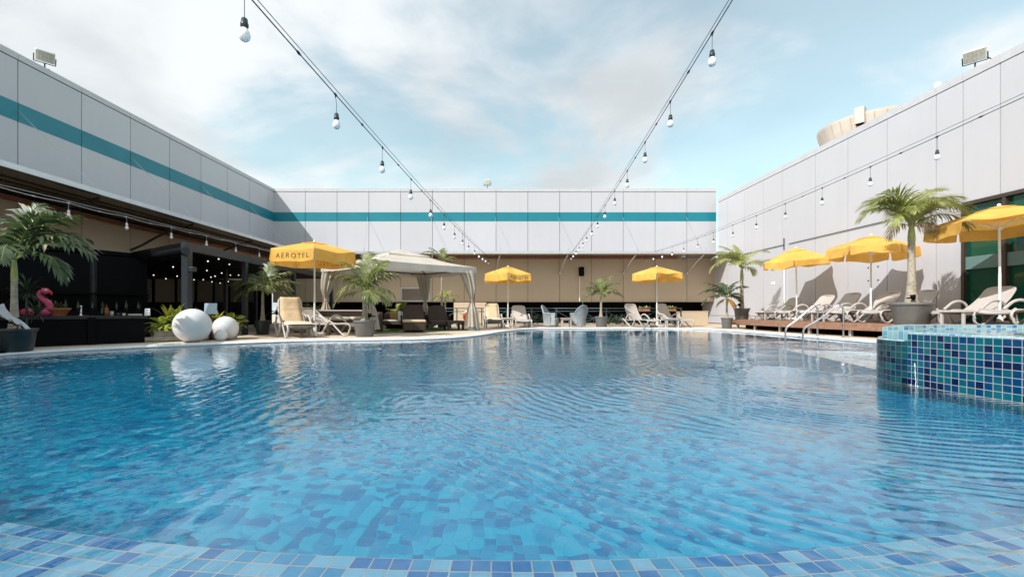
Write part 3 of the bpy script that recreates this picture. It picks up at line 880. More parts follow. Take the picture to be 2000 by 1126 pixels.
def sbar(px, d):
    k = (px-970)/870
    q = b0 + Vector((-bd.y, bd.x, 0))*d
    return (k*q.y-q.x)/(bd.x-k*bd.y)
def putbar(o, lab, cat, grp=None): return tag(o, lab, cat, grp)
mb = MB(); bottle(mb, (0,0,0), .20, .033); putbar(mb.build("bottle", m_bottle, None, onbar(sbar(200,.3),.3)), "dark bottle standing on the counter just right of the pilaster", "bottle")
mb = MB(); bottle(mb, (0,0,0), .22, .036); putbar(mb.build("bottle", m_amber, None, onbar(sbar(208,.24),.24)), "amber bottle standing on the bar counter", "bottle")
for s, r, h, m_, lab in ((sbar(218,.26),.035,.085,M("candle_cup",(.50,.40,.26),.5,var=.1),"beige cup standing on the bar counter"),(sbar(231,.26),.04,.05,m_bottle,"low dark bowl on the bar counter"),(sbar(242,.26),.03,.045,M("cream_dish",(.55,.5,.4),.5,var=.1),"small cream dish on the bar counter")):
    mb = MB(); mb.lathe([(r*.75,0),(r*.85,.004),(r,h),(r*.9,h),(r*.8,.012),(.001,.012)], (0,0,0), 14, cap=False)
    putbar(mb.build("cup" if h > .06 else "bowl", m_, None, onbar(s,.26)), lab, "cup" if h > .06 else "bowl")
mb = MB(); mb.bbox((-.11,-.03,0),(.11,.03,.035),.008); putbar(mb.build("napkin_tray", M("napkin",(.5,.46,.38),.9,var=.1), None, onbar(sbar(264,.22),.22), (0,0,ba)), "flat napkin tray on the right end of the bar counter", "tray")
# beer tap
tp_ = thing("beer_tap", "chrome beer tap on a red mat on the bar counter", "tap", onbar(sbar(158,.25),.25), ba)
mb = MB(); mb.lathe([(.035,0),(.035,.012),(.016,.02),(.016,.16),(.02,.165),(.02,.185),(.001,.19)], (0,0,0), 12); mb.tube([(0,0,.14),(0,-.05,.145),(0,-.06,.11)], .009, 8); mb.build("column", m_steel, tp_)
mb = MB(); mb.bbox((-.06,-.06,0),(.10,.06,.006),.002); mb.build("mat", m_red, tp_)
for (s, d, z, w, h, lab) in ((sbar(287,.12),.12,.53,.085,.14,"white menu card standing on the end of the bar counter"),):
    mb = MB(); mb.add([(-w/2,0,0),(w/2,0,0),(w/2,.03,h),(-w/2,.03,h),(-w/2,.06,0),(w/2,.06,0)], [(0,1,2,3),(3,2,5,4)])
    for i in range(3): pass
    mc = thing("menu_card", lab, "menu card", onbar(s,d,z), ba-.5)
    mb.build("card", m_paper, mc)
    mb = MB(); mb.box((-w*.28,-.001,h*.80),(w*.28,.001,h*.86), 0, Matrix.Rotation(-.21,4,'X')); mb.build("print", m_black, mc)
mc = tag(MB().bbox((-.12,-.004,0),(.12,.004,.24),.002).build("menu_board", M("blue_paper",(.42,.52,.62),.7,var=.05), None, (gx(411,9.75),9.75,gz(613,9.75)-.0), (R(-8),0,R(18))), "pale blue notice board behind the planter leaves", "notice board")
mbst = MB(); mbst.tube([(0,0,0),(0,0,gz(613,9.75)+.02)], .012, 8); mbst.lathe([(.10,0),(.10,.012),(.02,.02)],(0,0,0),14); tag(mbst.build("board_stand", m_black, None, (gx(411,9.75),9.772,0)), "thin black stand holding the pale blue notice board", "stand")
# terracotta bowl with a plant
tb = thing("terracotta_bowl", "wide terracotta bowl with a dark plant on the bar counter", "plant pot", onbar(sbar(114,.24),.24))
mb = MB(); mb.lathe([(.10,0),(.155,.11),(.175,.115),(.175,.14),(.155,.14),(.14,.10),(.001,.10)], (0,0,0), 20, cap=False); mb.build("bowl", m_terra, tb)
# flamingo ring float
fl_ = thing("flamingo_float", "pink inflatable flamingo swim ring on the bar counter", "swim ring", onbar(sbar(73,.30),.30), ba-.35)
mb = MB()
mb.tube([(.155*math.cos(2*PI*k/28), .155*math.sin(2*PI*k/28), .066) for k in range(28)], .064, 14, closed=True)
nk = spline([(.14,0,.06),(.165,0,.16),(.13,0,.24),(.06,0,.30),(.02,0,.36),(.03,0,.42),(.08,0,.445),(.135,0,.44)], 5)
nr = [.066-.034*min(1,i/20) + (.018 if i > 28 else 0) for i in range(len(nk))]
mb.tube(nk, nr, 14); mb.sphere((.10,0,.44), .056, 16)
mb.build("ring", m_pink, fl_)
mb = MB(); mb.tube([(.14,0,.435),(.178,0,.41),(.182,0,.372)], [.034,.022,.008], 10); mb.build("beak", m_red, fl_)
for s in (-1, 1):
    mb = MB(); mb.sphere((.118,s*.044,.452), .020, 12); e = mb.build("eye", m_eyew, fl_)
    mb = MB(); mb.sphere((.124,s*.060,.453), .010, 10); mb.build("pupil", m_black, e)

# white draped cloth at the edge of the frame
def drape(u, v):
    x = -.34+.36*u; z = .74-.24*u**.6 - .07*v + .02*math.sin(u*3)
    fold = .028*math.sin(v*17+u*4)*(1-u*.5)
    return (x, (v-.5)*.34+fold*.4, z+fold - .12*v*u)
dr_ = MB(); dr_.grid(drape, 18, 26); dr_.grid(lambda u,v: tuple(Vector(drape(u,v))+Vector((0,.004,-.012))), 18, 26)
o = dr_.build("draped_cloth", cloth("white_cloth", (.62,.63,.66), .1), None, (-7.05,6.55,.02)); tag(o, "white cloth draped beside the dark potted palm at the bar end", "cloth")
mb = MB(); mb.tube([(-.36,.0,0),(-.36,.0,.72)], .02, 8); mb.lathe([(.14,0),(.14,.02),(.02,.03)],(-.36,0,0),14)
tag(mb.build("cloth_stand", m_black, None, (-7.05,6.55,0)), "black stand under the white draped cloth", "stand")

# ------------------------------------------------------------------ strings of bulbs
def string(label, pts, bulbs, wire, drop=.19, brad=.040, clear=False, guy=.07, group="strings of lamps over the courtyard", top=None):
    """pts(t): cable point for t in 0..1 ; bulbs: list of t"""
    o0 = Vector(pts(1.0))
    th = thing("string_lights", label, "string lights", o0, 0, group)
    f = lambda t: Vector(pts(t))-o0
    n = 60
    mb = MB(); mb.tube([f(i/n) for i in range(n+1)], .0055, 6)
    for i, tb_ in enumerate(bulbs):
        p = f(tb_); d = (f(min(1,tb_+.005))-f(tb_-.005)).normalized()
        mb.tube([p-d*.035, p, p+d*.035], [.008,.014,.008], 6)
        mb.tube([p, (p.x,p.y,p.z-.03)], .007, 5)
        if i+1 < len(bulbs):
            q = f((tb_+bulbs[i+1])/2); mb.tube([q-d*.045, q, q+d*.045], [.006,.014,.006], 6)
    mb.build("cable", wire, th)
    if guy:
        mb = MB(); mb.tube([f(0)+Vector((0,0,guy*1.2)), *[f(i/20)+Vector((0,0,.012+guy*math.sin(PI*i/20))) for i in range(1,20)], f(1)+Vector((0,0,.0))], .0035, 5); mb.build("support_wire", wire, th)
    rr = random.Random(len(label))
    for tb_ in bulbs:
        p = f(tb_); sw = Vector((rr.uniform(-.012,.012), rr.uniform(-.012,.012), 0))
        q = p+sw+Vector((0,0,-drop))
        mb = MB(); mb.tube([p-Vector((0,0,.02)), (p+q)/2+sw*.6, q], .0028, 5)
        mb.lathe([(.004,.012),(.012,.004),(.021,-.002),(.023,-.03),(.027,-.034),(.027,-.058),(.022,-.062),(.022,-.07)], q, 12)
        s = mb.build("bulb", m_socket if not clear else m_wirew, th)
        mb = MB(); mb.lathe([(.020,-.066),(.023,-.078),(.034,-.093),(brad,-.116),(brad*.95,-.137),(brad*.66,-.155),(brad*.3,-.163),(.001,-.165)], q, 14)
        mb.build("glass", m_bulbglass, s)
    return th
def linear(a, b, zf):
    def pts(t):
        x = a[0]+(b[0]-a[0])*t; y = a[1]+(b[1]-a[1])*t
        return (x, y, zf(y))
    return pts
# A: over the pool on the bar side  (u = X/Y = a/Y + b)
aA, bA = -2.05, .075
yA = lambda v: 2.05*v
YA = [2.05*v for v in (.83,1.56,2.29,3.02,3.745,4.47,5.2,5.92,6.6,7.3,8.02,8.72,9.4,10.08,10.76)]
Y0, Y1 = -.6, 22.9
ptsA = linear((aA+bA*Y0, Y0), (aA+bA*Y1, Y1), lambda y: 2.885+.50*(abs(y-6)/17)**2)
string("string of opal bulbs crossing the pool from the bar side", ptsA, [(y-Y0)/(Y1-Y0) for y in YA], m_wire, .195)
aB, bB = 1.80, .085
YB = [1.80*v for v in (1.75,2.506,3.28,4.03,4.80,5.55,6.30,7.03,7.76,8.5,9.25,9.98,10.7,11.42,12.1)]
Y1 = 23.0
zB = lambda y: 3.32+.18*(abs(y-12)/10)**2
ptsB = linear((aB+bB*Y0, Y0), (aB+bB*Y1, Y1), zB)
string("string of opal bulbs running over the middle of the pool", ptsB, [(y-Y0)/(Y1-Y0) for y in YB], m_wire, .175)
aC, bC = 7.0, .03
YC = [7.0*v for v in (.66,.85,1.043,1.236,1.4265,1.618,1.808,2.0,2.188,2.375,2.56,2.747,2.924,3.105,3.27)]
Y0 = 2.0
ptsC = linear((aC+bC*Y0, Y0), (aC+bC*Y1, Y1), lambda y: 3.33+.20*(abs(y-14)/8)**2)
string("string of opal bulbs running along the raised deck side", ptsC, [(y-Y0)/(Y1-Y0) for y in YC], m_wire, .22)
YD = [9.2/u for u in (.963,.834,.732,.653,.5885,.535,.489)]
YD = [YD[0]-1.45] + YD
Y0, Y1 = 3.0, 21.0
def zD(y): return 2.93+.016*(y-9)+.03*abs(math.sin((y-YD[1])*PI/1.45))*-1
ptsD = linear((-9.2, Y0), (-9.15, Y1), zD)
string("white cabled bulbs hung along the edge of the bar canopy", ptsD, [(y-Y0)/(Y1-Y0) for y in YD+[YD[-1]+1.6]], m_wirew, .16, .038, True, .05)

# ------------------------------------------------------------------ floodlights and things on the roofs
def floodlight(label, p, rz, tilt, s=1.0, post=.0):
    th = thing("floodlight", label, "floodlight", p, rz, "floodlights on the wall tops")
    Mx = Matrix.Translation((0,0,.30*s+post)) @ Matrix.Rotation(tilt, 4, 'X') @ Matrix.Scale(s, 4)
    mb = MB(); mb.bbox((-.24,-.07,-.18),(.24,.06,.18), .03, 0, Mx)
    mb.tube([Mx @ Vector((0,.05,0)), Mx @ Vector((0,.16,.02))], .11*s, 12)
    mb.build("housing", m_lightbody, th)
    mb = MB()
    for i in range(5): mb.box((-.215+i*.088,-.085,-.15),(-.137+i*.088,-.071,.15), 0, Mx)
    mb.build("lens", m_lightface, th)
    mb = MB()
    for sx in (-.26,.26): mb.tube([Mx @ Vector((sx,0,0)), Mx @ Vector((sx,.02,-.23))], .014*s, 6)
    mb.tube([Mx @ Vector((-.26,.02,-.23)), Mx @ Vector((.26,.02,-.23))], .014*s, 6)
    mb.tube([Mx @ Vector((0,.02,-.23)), (0,.05,.03),(0,.05,-.0)], .02*s, 6); mb.box((-.09,-.02,-.005),(.09,.14,.02))
    mb.build("bracket", m_greymetal, th)
    return th
floodlight("floodlight with ribbed lens on the bar side wall top", (lwx(11.8)-.02,11.80,HB), R(48), R(34), .80, .10)
floodlight("small upright floodlight on the far wall top", (gx(952,23.35),23.4,HB), R(-8), R(2), .72, .16)
fr_ = floodlight("floodlight with ribbed lens on the deck side wall top", (11.40,10.62,HRW), R(-50), R(36), .80, .10)
mb = MB(); mb.tube(spline([(.1,.16,.33),(.25,.2,.22),(.32,.22,.06),(.36,.2,.0)],4), .012, 6); mb.build("cable", m_wire, fr_)
mb = MB(); mb.lathe([(.09,0),(.09,.05),(.07,.055),(.07,.10),(.085,.13),(.075,.18),(.03,.21),(.001,.215)], (0,0,0), 16)
tag(mb.build("roof_vent", m_pole, None, (11.5,11.62,HRW)), "small white domed vent on the deck side wall top", "vent")
# water tank behind the deck side wall
TY, TX = 50, gx(1706, 50)
tk = thing("water_tank", "beige flared tank rising behind the deck side wall", "tank", (TX, TY, 0))
Ht = CAMH+364*50/870
mb = MB(); mb.lathe([(3.2,0),(3.2,Ht-8),(3.9,Ht-4.2),(5.15,Ht-.25),(5.2,Ht),(5.05,Ht),(4.9,Ht-.3),(.01,Ht-.35)], (0,0,0), 64, smooth=False); mb.build("body", m_tankb, tk)
mb = MB()
for k in range(32):
    a = 2*PI*(k+.5)/32
    mb.tube([(3.96*math.cos(a),3.96*math.sin(a),Ht-4.1),(5.2*math.cos(a),5.2*math.sin(a),Ht-.2)], .03, 4)
mb.build("rib", M("tank_rib", (.50,.45,.39), .8, var=.1), tk)
mb = MB(); a = R(-142); dx, dy = math.cos(a), math.sin(a)
Mx = Matrix.Translation((dx*5.25, dy*5.25, Ht-.25)) @ Matrix.Rotation(a, 4, 'Z')
mb.bbox((-.5,-.42,-.95),(.35,.42,.75), .05, 0, Mx); hb = mb.build("hatch_box", m_tankb, tk)
mb = MB(); mb.box((-.3,-.33,-1.02),(.3,.33,-.951), 0, Mx); mb.build("opening", m_dark, hb)
# ------------------------------------------------------------------ raised deck, ladder rails, fence
DZ = .33
dk = thing("raised_deck", "raised brown timber deck along the sunlit wall", "deck", (8.7, 16.6, 0))
fr = [(8.78,16.6),(8.62,15.2),(8.52,14.0),(8.50,12.6),(8.62,11.2),(8.78,10.2),(8.95,9.0),(9.0,7.4),(9.05,6.0),(9.1,4.0)]
frs = [(p.x-8.7,p.y-16.6) for p in spline([(x,y,0) for x,y in fr], 4)]
wall_x = 11.29-8.7
mb = MB()
nb = 17
for i in range(nb):                       # boards run along the front edge
    for k in range(len(frs)-1):
        (xa, ya), (xb, yb) = frs[k], frs[k+1]
        fa, fb_ = i/nb+.004, (i+1)/nb-.004
        q = [(xa+(wall_x-xa)*fa,ya),(xb+(wall_x-xb)*fa,yb),(xb+(wall_x-xb)*fb_,yb),(xa+(wall_x-xa)*fb_,ya)]
        mb.add([(x,y,DZ) for x,y in q]+[(x,y,DZ-.025) for x,y in q], [(0,1,2,3),(0,4,5,1),(2,6,7,3),(4,7,6,5)])
mb.build("decking", m_wood, dk)
mb = MB()
o2 = [(x-.02,y) for x,y in frs]
mb.wall(o2, DZ-.17, DZ+.004); mb.wall(frs, DZ-.17, DZ+.004, flip=True)
kf = len(frs)
for z in (DZ-.17, DZ+.004): mb.add([(x,y,z) for x,y in o2]+[(x,y,z) for x,y in frs], [(i,i+1,kf+i+1,kf+i) for i in range(kf-1)])
mb.box((-.02+frs[0][0],0,DZ-.17),(wall_x,.022,DZ+.004))
mb.build("fascia", m_wood, dk)
for Y in (16.3,14.95,13.5,12.25,11.0,9.8,8.6):
    x = min((abs(p[1]+16.6-Y), p[0]) for p in frs)[1]
    mb = MB(); mb.bbox((x+.06,Y-16.6-.03,0),(x+.13,Y-16.6+.04,DZ-.17),.005); mb.build("leg", m_alu, dk)
mb = MB(); mb.box((.55,-12.5,.0),(.58,-.05,DZ-.03)); mb.build("skirt", m_dark, dk)
def ladder_rail(label, xb, yb, xf, yf):
    th = thing("ladder_rail", label, "pool handrail", (xb, yb, 0), 0, "steel handrails of the pool ladder")
    dx, dy = xf-xb, yf-yb
    def P(t, z): return (dx*t, dy*t, z)
    pts = [P(0,0),P(0,.2),P(0,.45)] + spline([P(0,.60),P(.02,.70),P(.10,.755),P(.2,.715)],6) + [P(.45,.52),P(.7,.365)] + spline([P(.84,.285),P(.95,.215),P(1,.12),P(1,0)],5) + [P(1,-.4),P(1,-.9)]
    mb = MB(); mb.tube(pts, .021, 12); mb.build("tube", m_steel, th)
    mb = MB(); mb.lathe([(.05,.006),(.05,.012),(.025,.02)], (0,0,0), 16); mb.build("flange", m_steel, th)
ladder_rail("curved steel ladder handrail, farther of the pair from the spa", 8.0, 11.1, 7.36, 11.35)
ladder_rail("curved steel ladder handrail, closer of the pair to the spa", 8.02, 10.3, 7.36, 10.7)

fn = thing("railing", "grey metal railing with crossed bars along the far side", "railing", (-2.7, 18.6, 0))
x1 = gx(1330, 18.6)+2.7; npn = 10; w = x1/npn
mb = MB(); mb.bbox((-.03,-.05,.735),(x1+.03,.06,.775),.008); mb.build("top_rail", m_fence, fn)
mb = MB(); mb.box((0,-.014,.625),(x1,.014,.65)); mb.box((0,-.014,.07),(x1,.014,.095)); mb.build("mid_rail", m_fence, fn)
for k in range(npn+1):
    mb = MB(); mb.bbox((k*w-.024,-.024,0),(k*w+.024,.024,.735),.006); mb.build("post", m_fence, fn)
for k in range(npn):
    mb = MB(); a, b_ = k*w+.024, (k+1)*w-.024; c = (a+b_)/2
    mb.tube([(a,0,.62),(c,-.004,.36),(b_,0,.10)], .010, 6); mb.tube([(a,.012,.10),(c,.012,.36),(b_,.012,.62)], .010, 6)
    if k > 3:
        mb.tube([(c,.02,.09),(c,.02,.34)], .012, 6)
        mb.tube([(a,.02,.36),(c,.02,.36),(b_,.02,.36)], .009, 6); mb.tube([(a,.024,.34),((a+c)/2,.024,.1),(c,.024,.34),((c+b_)/2,.024,.1),(b_,.024,.34)], .009, 6)
    mb.build("lattice", m_fence, fn)
# lifebuoy on the railing
lb = thing("lifebuoy", "orange lifebuoy with white bands hanging on the railing", "lifebuoy", (gx(919,18.5), 18.49, .41))
mb = MB(); mb.tube([((.25)*math.cos(2*PI*k/36), 0, (.25)*math.sin(2*PI*k/36)) for k in range(36)], .062, 12, closed=True); mb.build("ring", m_buoy, lb)
for q in range(4):
    a = PI/4+q*PI/2
    mb = MB(); mb.tube([((.25)*math.cos(a+d), 0, (.25)*math.sin(a+d)) for d in (-.16,-.08,0,.08,.16)], .0645, 12); mb.build("band", m_eyew, lb)

# ------------------------------------------------------------------ hexagonal umbrellas
def text_polys(body, height):
    cu = bpy.data.curves.new("lettering", 'FONT'); cu.body = body; cu.size = 1; cu.space_character = 1.3; cu.resolution_u = 4
    cu.align_x = 'CENTER'
    ob = bpy.data.objects.new("lettering", cu); COL.objects.link(ob)
    dg = bpy.context.evaluated_depsgraph_get(); me = bpy.data.meshes.new_from_object(ob.evaluated_get(dg))
    vs = [v.co.copy() for v in me.vertices]; fs = [tuple(p.vertices) for p in me.polygons]
    bpy.data.objects.remove(ob); bpy.data.curves.remove(cu); bpy.data.meshes.remove(me)
    hh = max(v.y for v in vs)
    return [(v.x*height/hh, v.y*height/hh) for v in vs], fs
def umbrella(label, x, y, z, H, r, rim, rot, val=.26, text=None, back=None, base=True, tilt=(0,0), seed=1, flap=None, rtop=None, group="yellow hexagonal umbrellas"):
    th = thing("umbrella", label, "umbrella", (x, y, z), 0, group)
    rr = random.Random(seed)
    T = Matrix.Translation((0,0,rim)) @ Matrix.Rotation(tilt[0],4,'X') @ Matrix.Rotation(tilt[1],4,'Y') @ Matrix.Translation((0,0,-rim))
    apex = H-.035
    def rib(i, v):
        a = R(rot+60*i)
        zz = apex-(apex-rim)*(.80*v+.20*v*v)
        return Vector((r*v*math.cos(a), r*v*math.sin(a), zz))
    ph = [rr.random()*6 for _ in range(6)]
    def top(i, u, v):
        a, b_ = rib(i, v), rib(i+1, v)
        p = a.lerp(b_, u)
        s = math.sin(PI*u)
        p.z -= .045*s*v*(.4+.6*v) - .012*math.sin(u*9+ph[i])*v*v
        k = 1-.035*s*v
        p.x *= k; p.y *= k
        return T @ p
    def valf(i, u, w, off=0.0):
        a = R(rot+60*i+30); nrm = Vector((math.cos(a), math.sin(a), 0))
        u2 = .012+.976*u
        fl = flap[i] if flap and i in flap else 0.0
        p = T.inverted() @ top(i, u2, 1)
        wave = .018*math.sin(u*11+ph[i])+.012*math.sin(u*23+ph[i]*2)
        out = (.03*w + wave*w + fl*w*math.sin(PI*min(1,u*1.1))*.22)
        dz = val*w*((1-.9*abs(fl)*math.sin(PI*u)) if abs(fl) < .95 else .16) + .010*math.sin(u*7+ph[i]*3)*w
        p = p + nrm*(out+off) - Vector((0,0,dz))
        return T @ p
    mb = MB()
    for i in range(6): mb.grid(lambda u, v: top(i, u, .03+.97*v), 10, 8)
    cp = mb.build("canopy", m_yellow, th)
    for i in range(6):
        mb = MB(); mb.grid(lambda u, v: valf(i, u, v), 16, 5); mb.build("valance", m_yellow, cp)
    mb = MB()
    for i in range(6):
        def capf(u, v):
            p = T.inverted() @ top(i, u, .03+.29*v); return T @ (p+Vector((0,0,(.005+.014*v))))
        mb.grid(capf, 6, 3)
    mb.build("vent_cap", m_yellow, cp)
    def letter(i, mat, off, flipv=False):
        vs, fs = text_polys("AEROTEL", val*.44)
        span = r*.985
        pts = [valf(i, .5+vx/span, 1-(.30+vy/val), off) for vx, vy in vs]
        mb = MB(); mb.add(pts, fs); mb.build("lettering", mat, cp)
    if text is not None: letter(text, m_letter, .004)
    if back is not None: letter(back, m_letterback, -.004)
    mb = MB(); mb.tube([(0,0,.03),(0,0,rim*.5)], .024, 12); mb.tube([(0,0,rim*.5), T @ Vector((0,0,H-.03))], .021, 12); mb.build("pole", m_pole, th)
    mb = MB(); mb.lathe([(.012,-.01),(.03,0),(.035,.02),(.02,.045),(.001,.05)], T @ Vector((0,0,H-.035)), 12); mb.build("finial", m_pole, th)
    hubz = rim-.14
    mb = MB(); mb.lathe([(.03,-.04),(.045,-.03),(.045,.03),(.03,.04)], T @ Vector((0,0,hubz)), 12); mb.build("hub", m_pole, th)
    for i in range(6):
        mb = MB()
        mb.tube([T @ (rib(i, v)-Vector((0,0,.018))) for v in (.02,.25,.5,.75,1.0)], .010, 6)
        mb.tube([T @ Vector((0,0,hubz)), T @ (rib(i, .55)-Vector((0,0,.025)))], .009, 6)
        mb.build("rib", m_pole, th)
    if base:
        mb = MB(); mb.lathe([(.25,0),(.265,.015),(.265,.06),(.25,.078),(.05,.085),(.04,.16),(.026,.165)], (0,0,0), 28); mb.build("base", M("white_base", (.72,.69,.66), .5, var=.1) if "white_base" not in bpy.data.materials else bpy.data.materials["white_base"], th)
    return th
umbrella("yellow umbrella with round white base beside the cushioned lounger", -4.64, 11.35, 0, 2.42, 1.10, 2.09, 292, .27, text=5, back=2, seed=2)
umbrella("yellow umbrella with printed valance standing before the railing", .46, 18.05, 0, 2.47, 1.04, 2.10, 268, .26, text=0, seed=3)
umbrella("plain yellow umbrella between two loungers by the low parapet", 6.42, 17.85, 0, 2.45, 1.06, 2.10, 250, .24, seed=4, flap={0:-.7})
umbrella("yellow umbrella leaning beside the door on the deck", 10.1, 15.0, DZ, 2.46, 1.02, 2.02, 232, .22, seed=5, tilt=(R(2),R(-5)), flap={1:-.8,0:-.3})
umbrella("yellow umbrella under the tall palm's fronds on the deck", 10.08, 12.0, DZ, 2.36, .98, 1.98, 205, .24, seed=6, tilt=(R(0),R(2)), flap={0:.3})
umbrella("large yellow umbrella in front of the green glass wall", 10.28, 9.1, DZ, 2.47, 1.12, 2.12, 196, .24, seed=7, tilt=(R(-1),R(-2)), flap={0:-1.0,1:-1.0})

# ------------------------------------------------------------------ sun loungers
_proto = {}
def lounger(label, foot, head, z, back=45, cushion=None, group="resin sun loungers round the pool"):
    key = (back, cushion)
    F, H_ = Vector((*foot,0)), Vector((*head,0)); d = H_-F; rz = math.atan2(d.y, d.x)
    if key in _proto:
        t_ = copy_tree(_proto[key]); t_.location = (F.x,F.y,z); t_.rotation_euler = (0,0,rz); tag(t_, label); return t_
    t_ = thing("sun_lounger", label, "sun lounger", (F.x,F.y,z), rz, group)
    W2 = .32; SZ = .30
    mb = MB()
    for s in (-1, 1):
        yy = s*(W2-.02)
        mb.tube(spline([(.05,yy,.14),(.03,yy,.22),(.07,yy,.285),(.18,yy,SZ+.01),(.5,yy,SZ),(1.0,yy,SZ-.015),(1.72,yy,SZ-.01)], 5), .024, 8, flat=.8)
    for xx in (.16, .55, 1.12, 1.70): mb.tube([(xx,-W2+.02,SZ-.02),(xx,W2-.02,SZ-.02)], .018, 6)
    mb.build("frame", m_resin, t_)
    for s in (-1, 1):
        yy = s*(W2-.005)
        mb = MB(); mb.tube(spline([(.05,yy,.16),(.07,yy,.08),(.14,yy,.03),(.22,yy,.025),(.30,yy,.07),(.46,yy,.20),(.55,yy,SZ-.02)], 5), .022, 8); mb.build("leg", m_resin, t_)
        y2 = s*(W2+.025)
        mb = MB(); mb.tube(spline([(.72,y2,SZ+.01),(.84,y2,.13),(.93,y2,.03),(1.02,y2,.025),(1.15,y2,.11),(1.36,y2,.25),(1.50,y2,.34)], 5), .026, 8); mb.build("leg", m_resin, t_)
        mb = MB(); mb.tube(spline([(.70,y2,SZ+.02),(.78,y2,.38),(.90,y2,.47),(1.03,y2,.505),(1.15,y2,.49),(1.24,y2,.42),(1.30,y2,.30)], 5), .024, 8, flat=1.25); mb.build("armrest", m_resin, t_)
    for s in (-1, 1):
        mb = MB(); mb.tube([(1.55,s*(W2-.03),SZ-.01),(1.62,s*(W2-.03),.02)], .02, 8); mb.build("rear_leg", m_resin, t_)
    bx = 1.10; BL = .72; ca_, sa = math.cos(R(back)), math.sin(R(back))
    def sag(u): return -.025*(1-(2*u-1)**2)
    mb = MB(); mb.grid(lambda u, v: (.10+(bx-.10)*v, (u-.5)*2*(W2-.03), SZ+.012+sag(u)+(-.045*max(0,1-v*9)**2)), 8, 16)
    mb.grid(lambda u, v: (.10+(bx-.10)*v, (u-.5)*2*(W2-.03), SZ-.004+sag(u)+(-.045*max(0,1-v*9)**2)), 8, 16); mb.build("seat_sling", m_sling, t_)
    mb = MB()
    def bp(u, v, off=0.0):
        l = BL*v; yy = (u-.5)*2*(W2-.035)*(1-.10*v*v)
        bend = .05*math.sin(PI*v)
        return (bx+l*ca_+(bend-off)*sa, yy, SZ+.01+l*sa-(bend-off)*ca_ + sag(u)*.6)
    mb.grid(lambda u, v: bp(u, v), 8, 10); mb.grid(lambda u, v: bp(u, v, -.014), 8, 10)
    br = mb.build("backrest", m_sling, t_)
    lp = [Vector(bp(0,v,-.008)) for v in (0,.2,.4,.6,.8,.92)] + [Vector(bp(.06,.99,-.008)),Vector(bp(.2,1.03,-.008)),Vector(bp(.5,1.045,-.008)),Vector(bp(.8,1.03,-.008)),Vector(bp(.94,.99,-.008))] + [Vector(bp(1,v,-.008)) for v in (.92,.8,.6,.4,.2,0)]
    mb = MB(); mb.tube(lp, .022, 8); mb.build("back_frame", m_resin, br)
    if cushion:
        def pad(x0, x1, f):
            mb = MB(); n = 14
            def th_(u, v): return .055*(1-abs(2*u-1)**7)*(1-abs(2*v-1)**12) - .012*math.exp(-((v-.5)/.05)**2) - .010*(math.exp(-((u-.5)/.08)**2-((v-.3)/.06)**2)+math.exp(-((u-.5)/.08)**2-((v-.7)/.06)**2))
            mb.grid(lambda u, v: f(u, v, th_(u, v)), 12, 22); mb.grid(lambda u, v: f(u, v, 0), 12, 4)
            return mb
        pad(0,0,lambda u, v, h: (.02+(bx-.02)*v, (u-.5)*.54, SZ+.02+h*1.1)).build("seat_cushion", M("cream_pad", (.66,.56,.42), .9, var=.08, bump=.3, bscale=14) if "cream_pad" not in bpy.data.materials else bpy.data.materials["cream_pad"], t_)
        pad(0,0,lambda u, v, h: bp(.5+(u-.5)*.9, v*1.07-.02, h*1.1+.012)).build("back_cushion", m_cushion, t_)
    _proto[key] = t_
    return t_
lounger("lounger with thick beige cushion beside the round umbrella base", (-4.42,10.15), (-5.35,11.45), 0, 62, "c")
lounger("bare lounger with low back between the umbrella base and grey palm pot", (-3.50,11.35), (-4.98,11.95), 0, 32)
lounger("lounger with beige cushion by the railing, next to the gazebo curtain", (-.05,16.5), (-.22,18.1), 0, 58, "c")
lounger("bare lounger by the railing beside the grey wicker chair", (1.03,16.75), (.9,18.25), 0, 48)
lounger("bare lounger facing the low table by the railing, nearer the potted palm", (6.02,16.95), (5.45,18.45), 0, 58)
lounger("bare lounger by the low parapet with shade across its back", (7.32,17.0), (6.78,18.4), 0, 58)
lounger("deck lounger next to the door and the tall corner palm", (9.2,15.9), (10.85,16.15), DZ, 40, group="resin sun loungers on the deck")
lounger("deck lounger under the leaning umbrella, before the wall", (9.0,14.1), (10.75,14.3), DZ, 42)
lounger("deck lounger behind the ladder rails, empty, in the row", (8.95,13.0), (10.7,13.2), DZ, 45)
lounger("deck lounger under the umbrella below the palm fronds", (8.95,11.75), (10.7,11.95), DZ, 42)
lounger("deck lounger half hidden by the big grey palm pot", (8.95,10.75), (10.65,10.95), DZ, 42)
lounger("deck lounger between the big palm pot and the green glass", (9.12,9.35), (10.9,9.5), DZ, 42)
lounger("deck lounger closest to the spa, in front of the green glass", (9.2,8.3), (10.95,8.4), DZ, 45)

def side_table(label, x, y, z, w, d, h, rz, mat, th=.035, leg=.045, group="small poolside tables"):
    t_ = thing("side_table", label, "side table", (x,y,z), rz, group)
    mb = MB(); mb.bbox((-w/2,-d/2,h-th),(w/2,d/2,h),.01); mb.build("table_top", mat, t_)
    mb = MB(); mb.box((-w/2+.05,-d/2+.04,h-th-.05),(w/2-.05,-d/2+.06,h-th)); mb.box((-w/2+.05,d/2-.06,h-th-.05),(w/2-.05,d/2-.04,h-th)); mb.build("apron", mat, t_)
    for sx in (-1,1):
        for sy in (-1,1):
            cx, cy = sx*(w/2-.05), sy*(d/2-.05)
            mb = MB(); mb.bbox((cx-leg/2,cy-leg/2,0),(cx+leg/2,cy+leg/2,h-th),.006); mb.build("leg", mat, t_)
side_table("washed wooden table behind the round umbrella base", -4.72, 11.95, 0, .5, .4, .34, R(10), m_tablew, .04, .06)
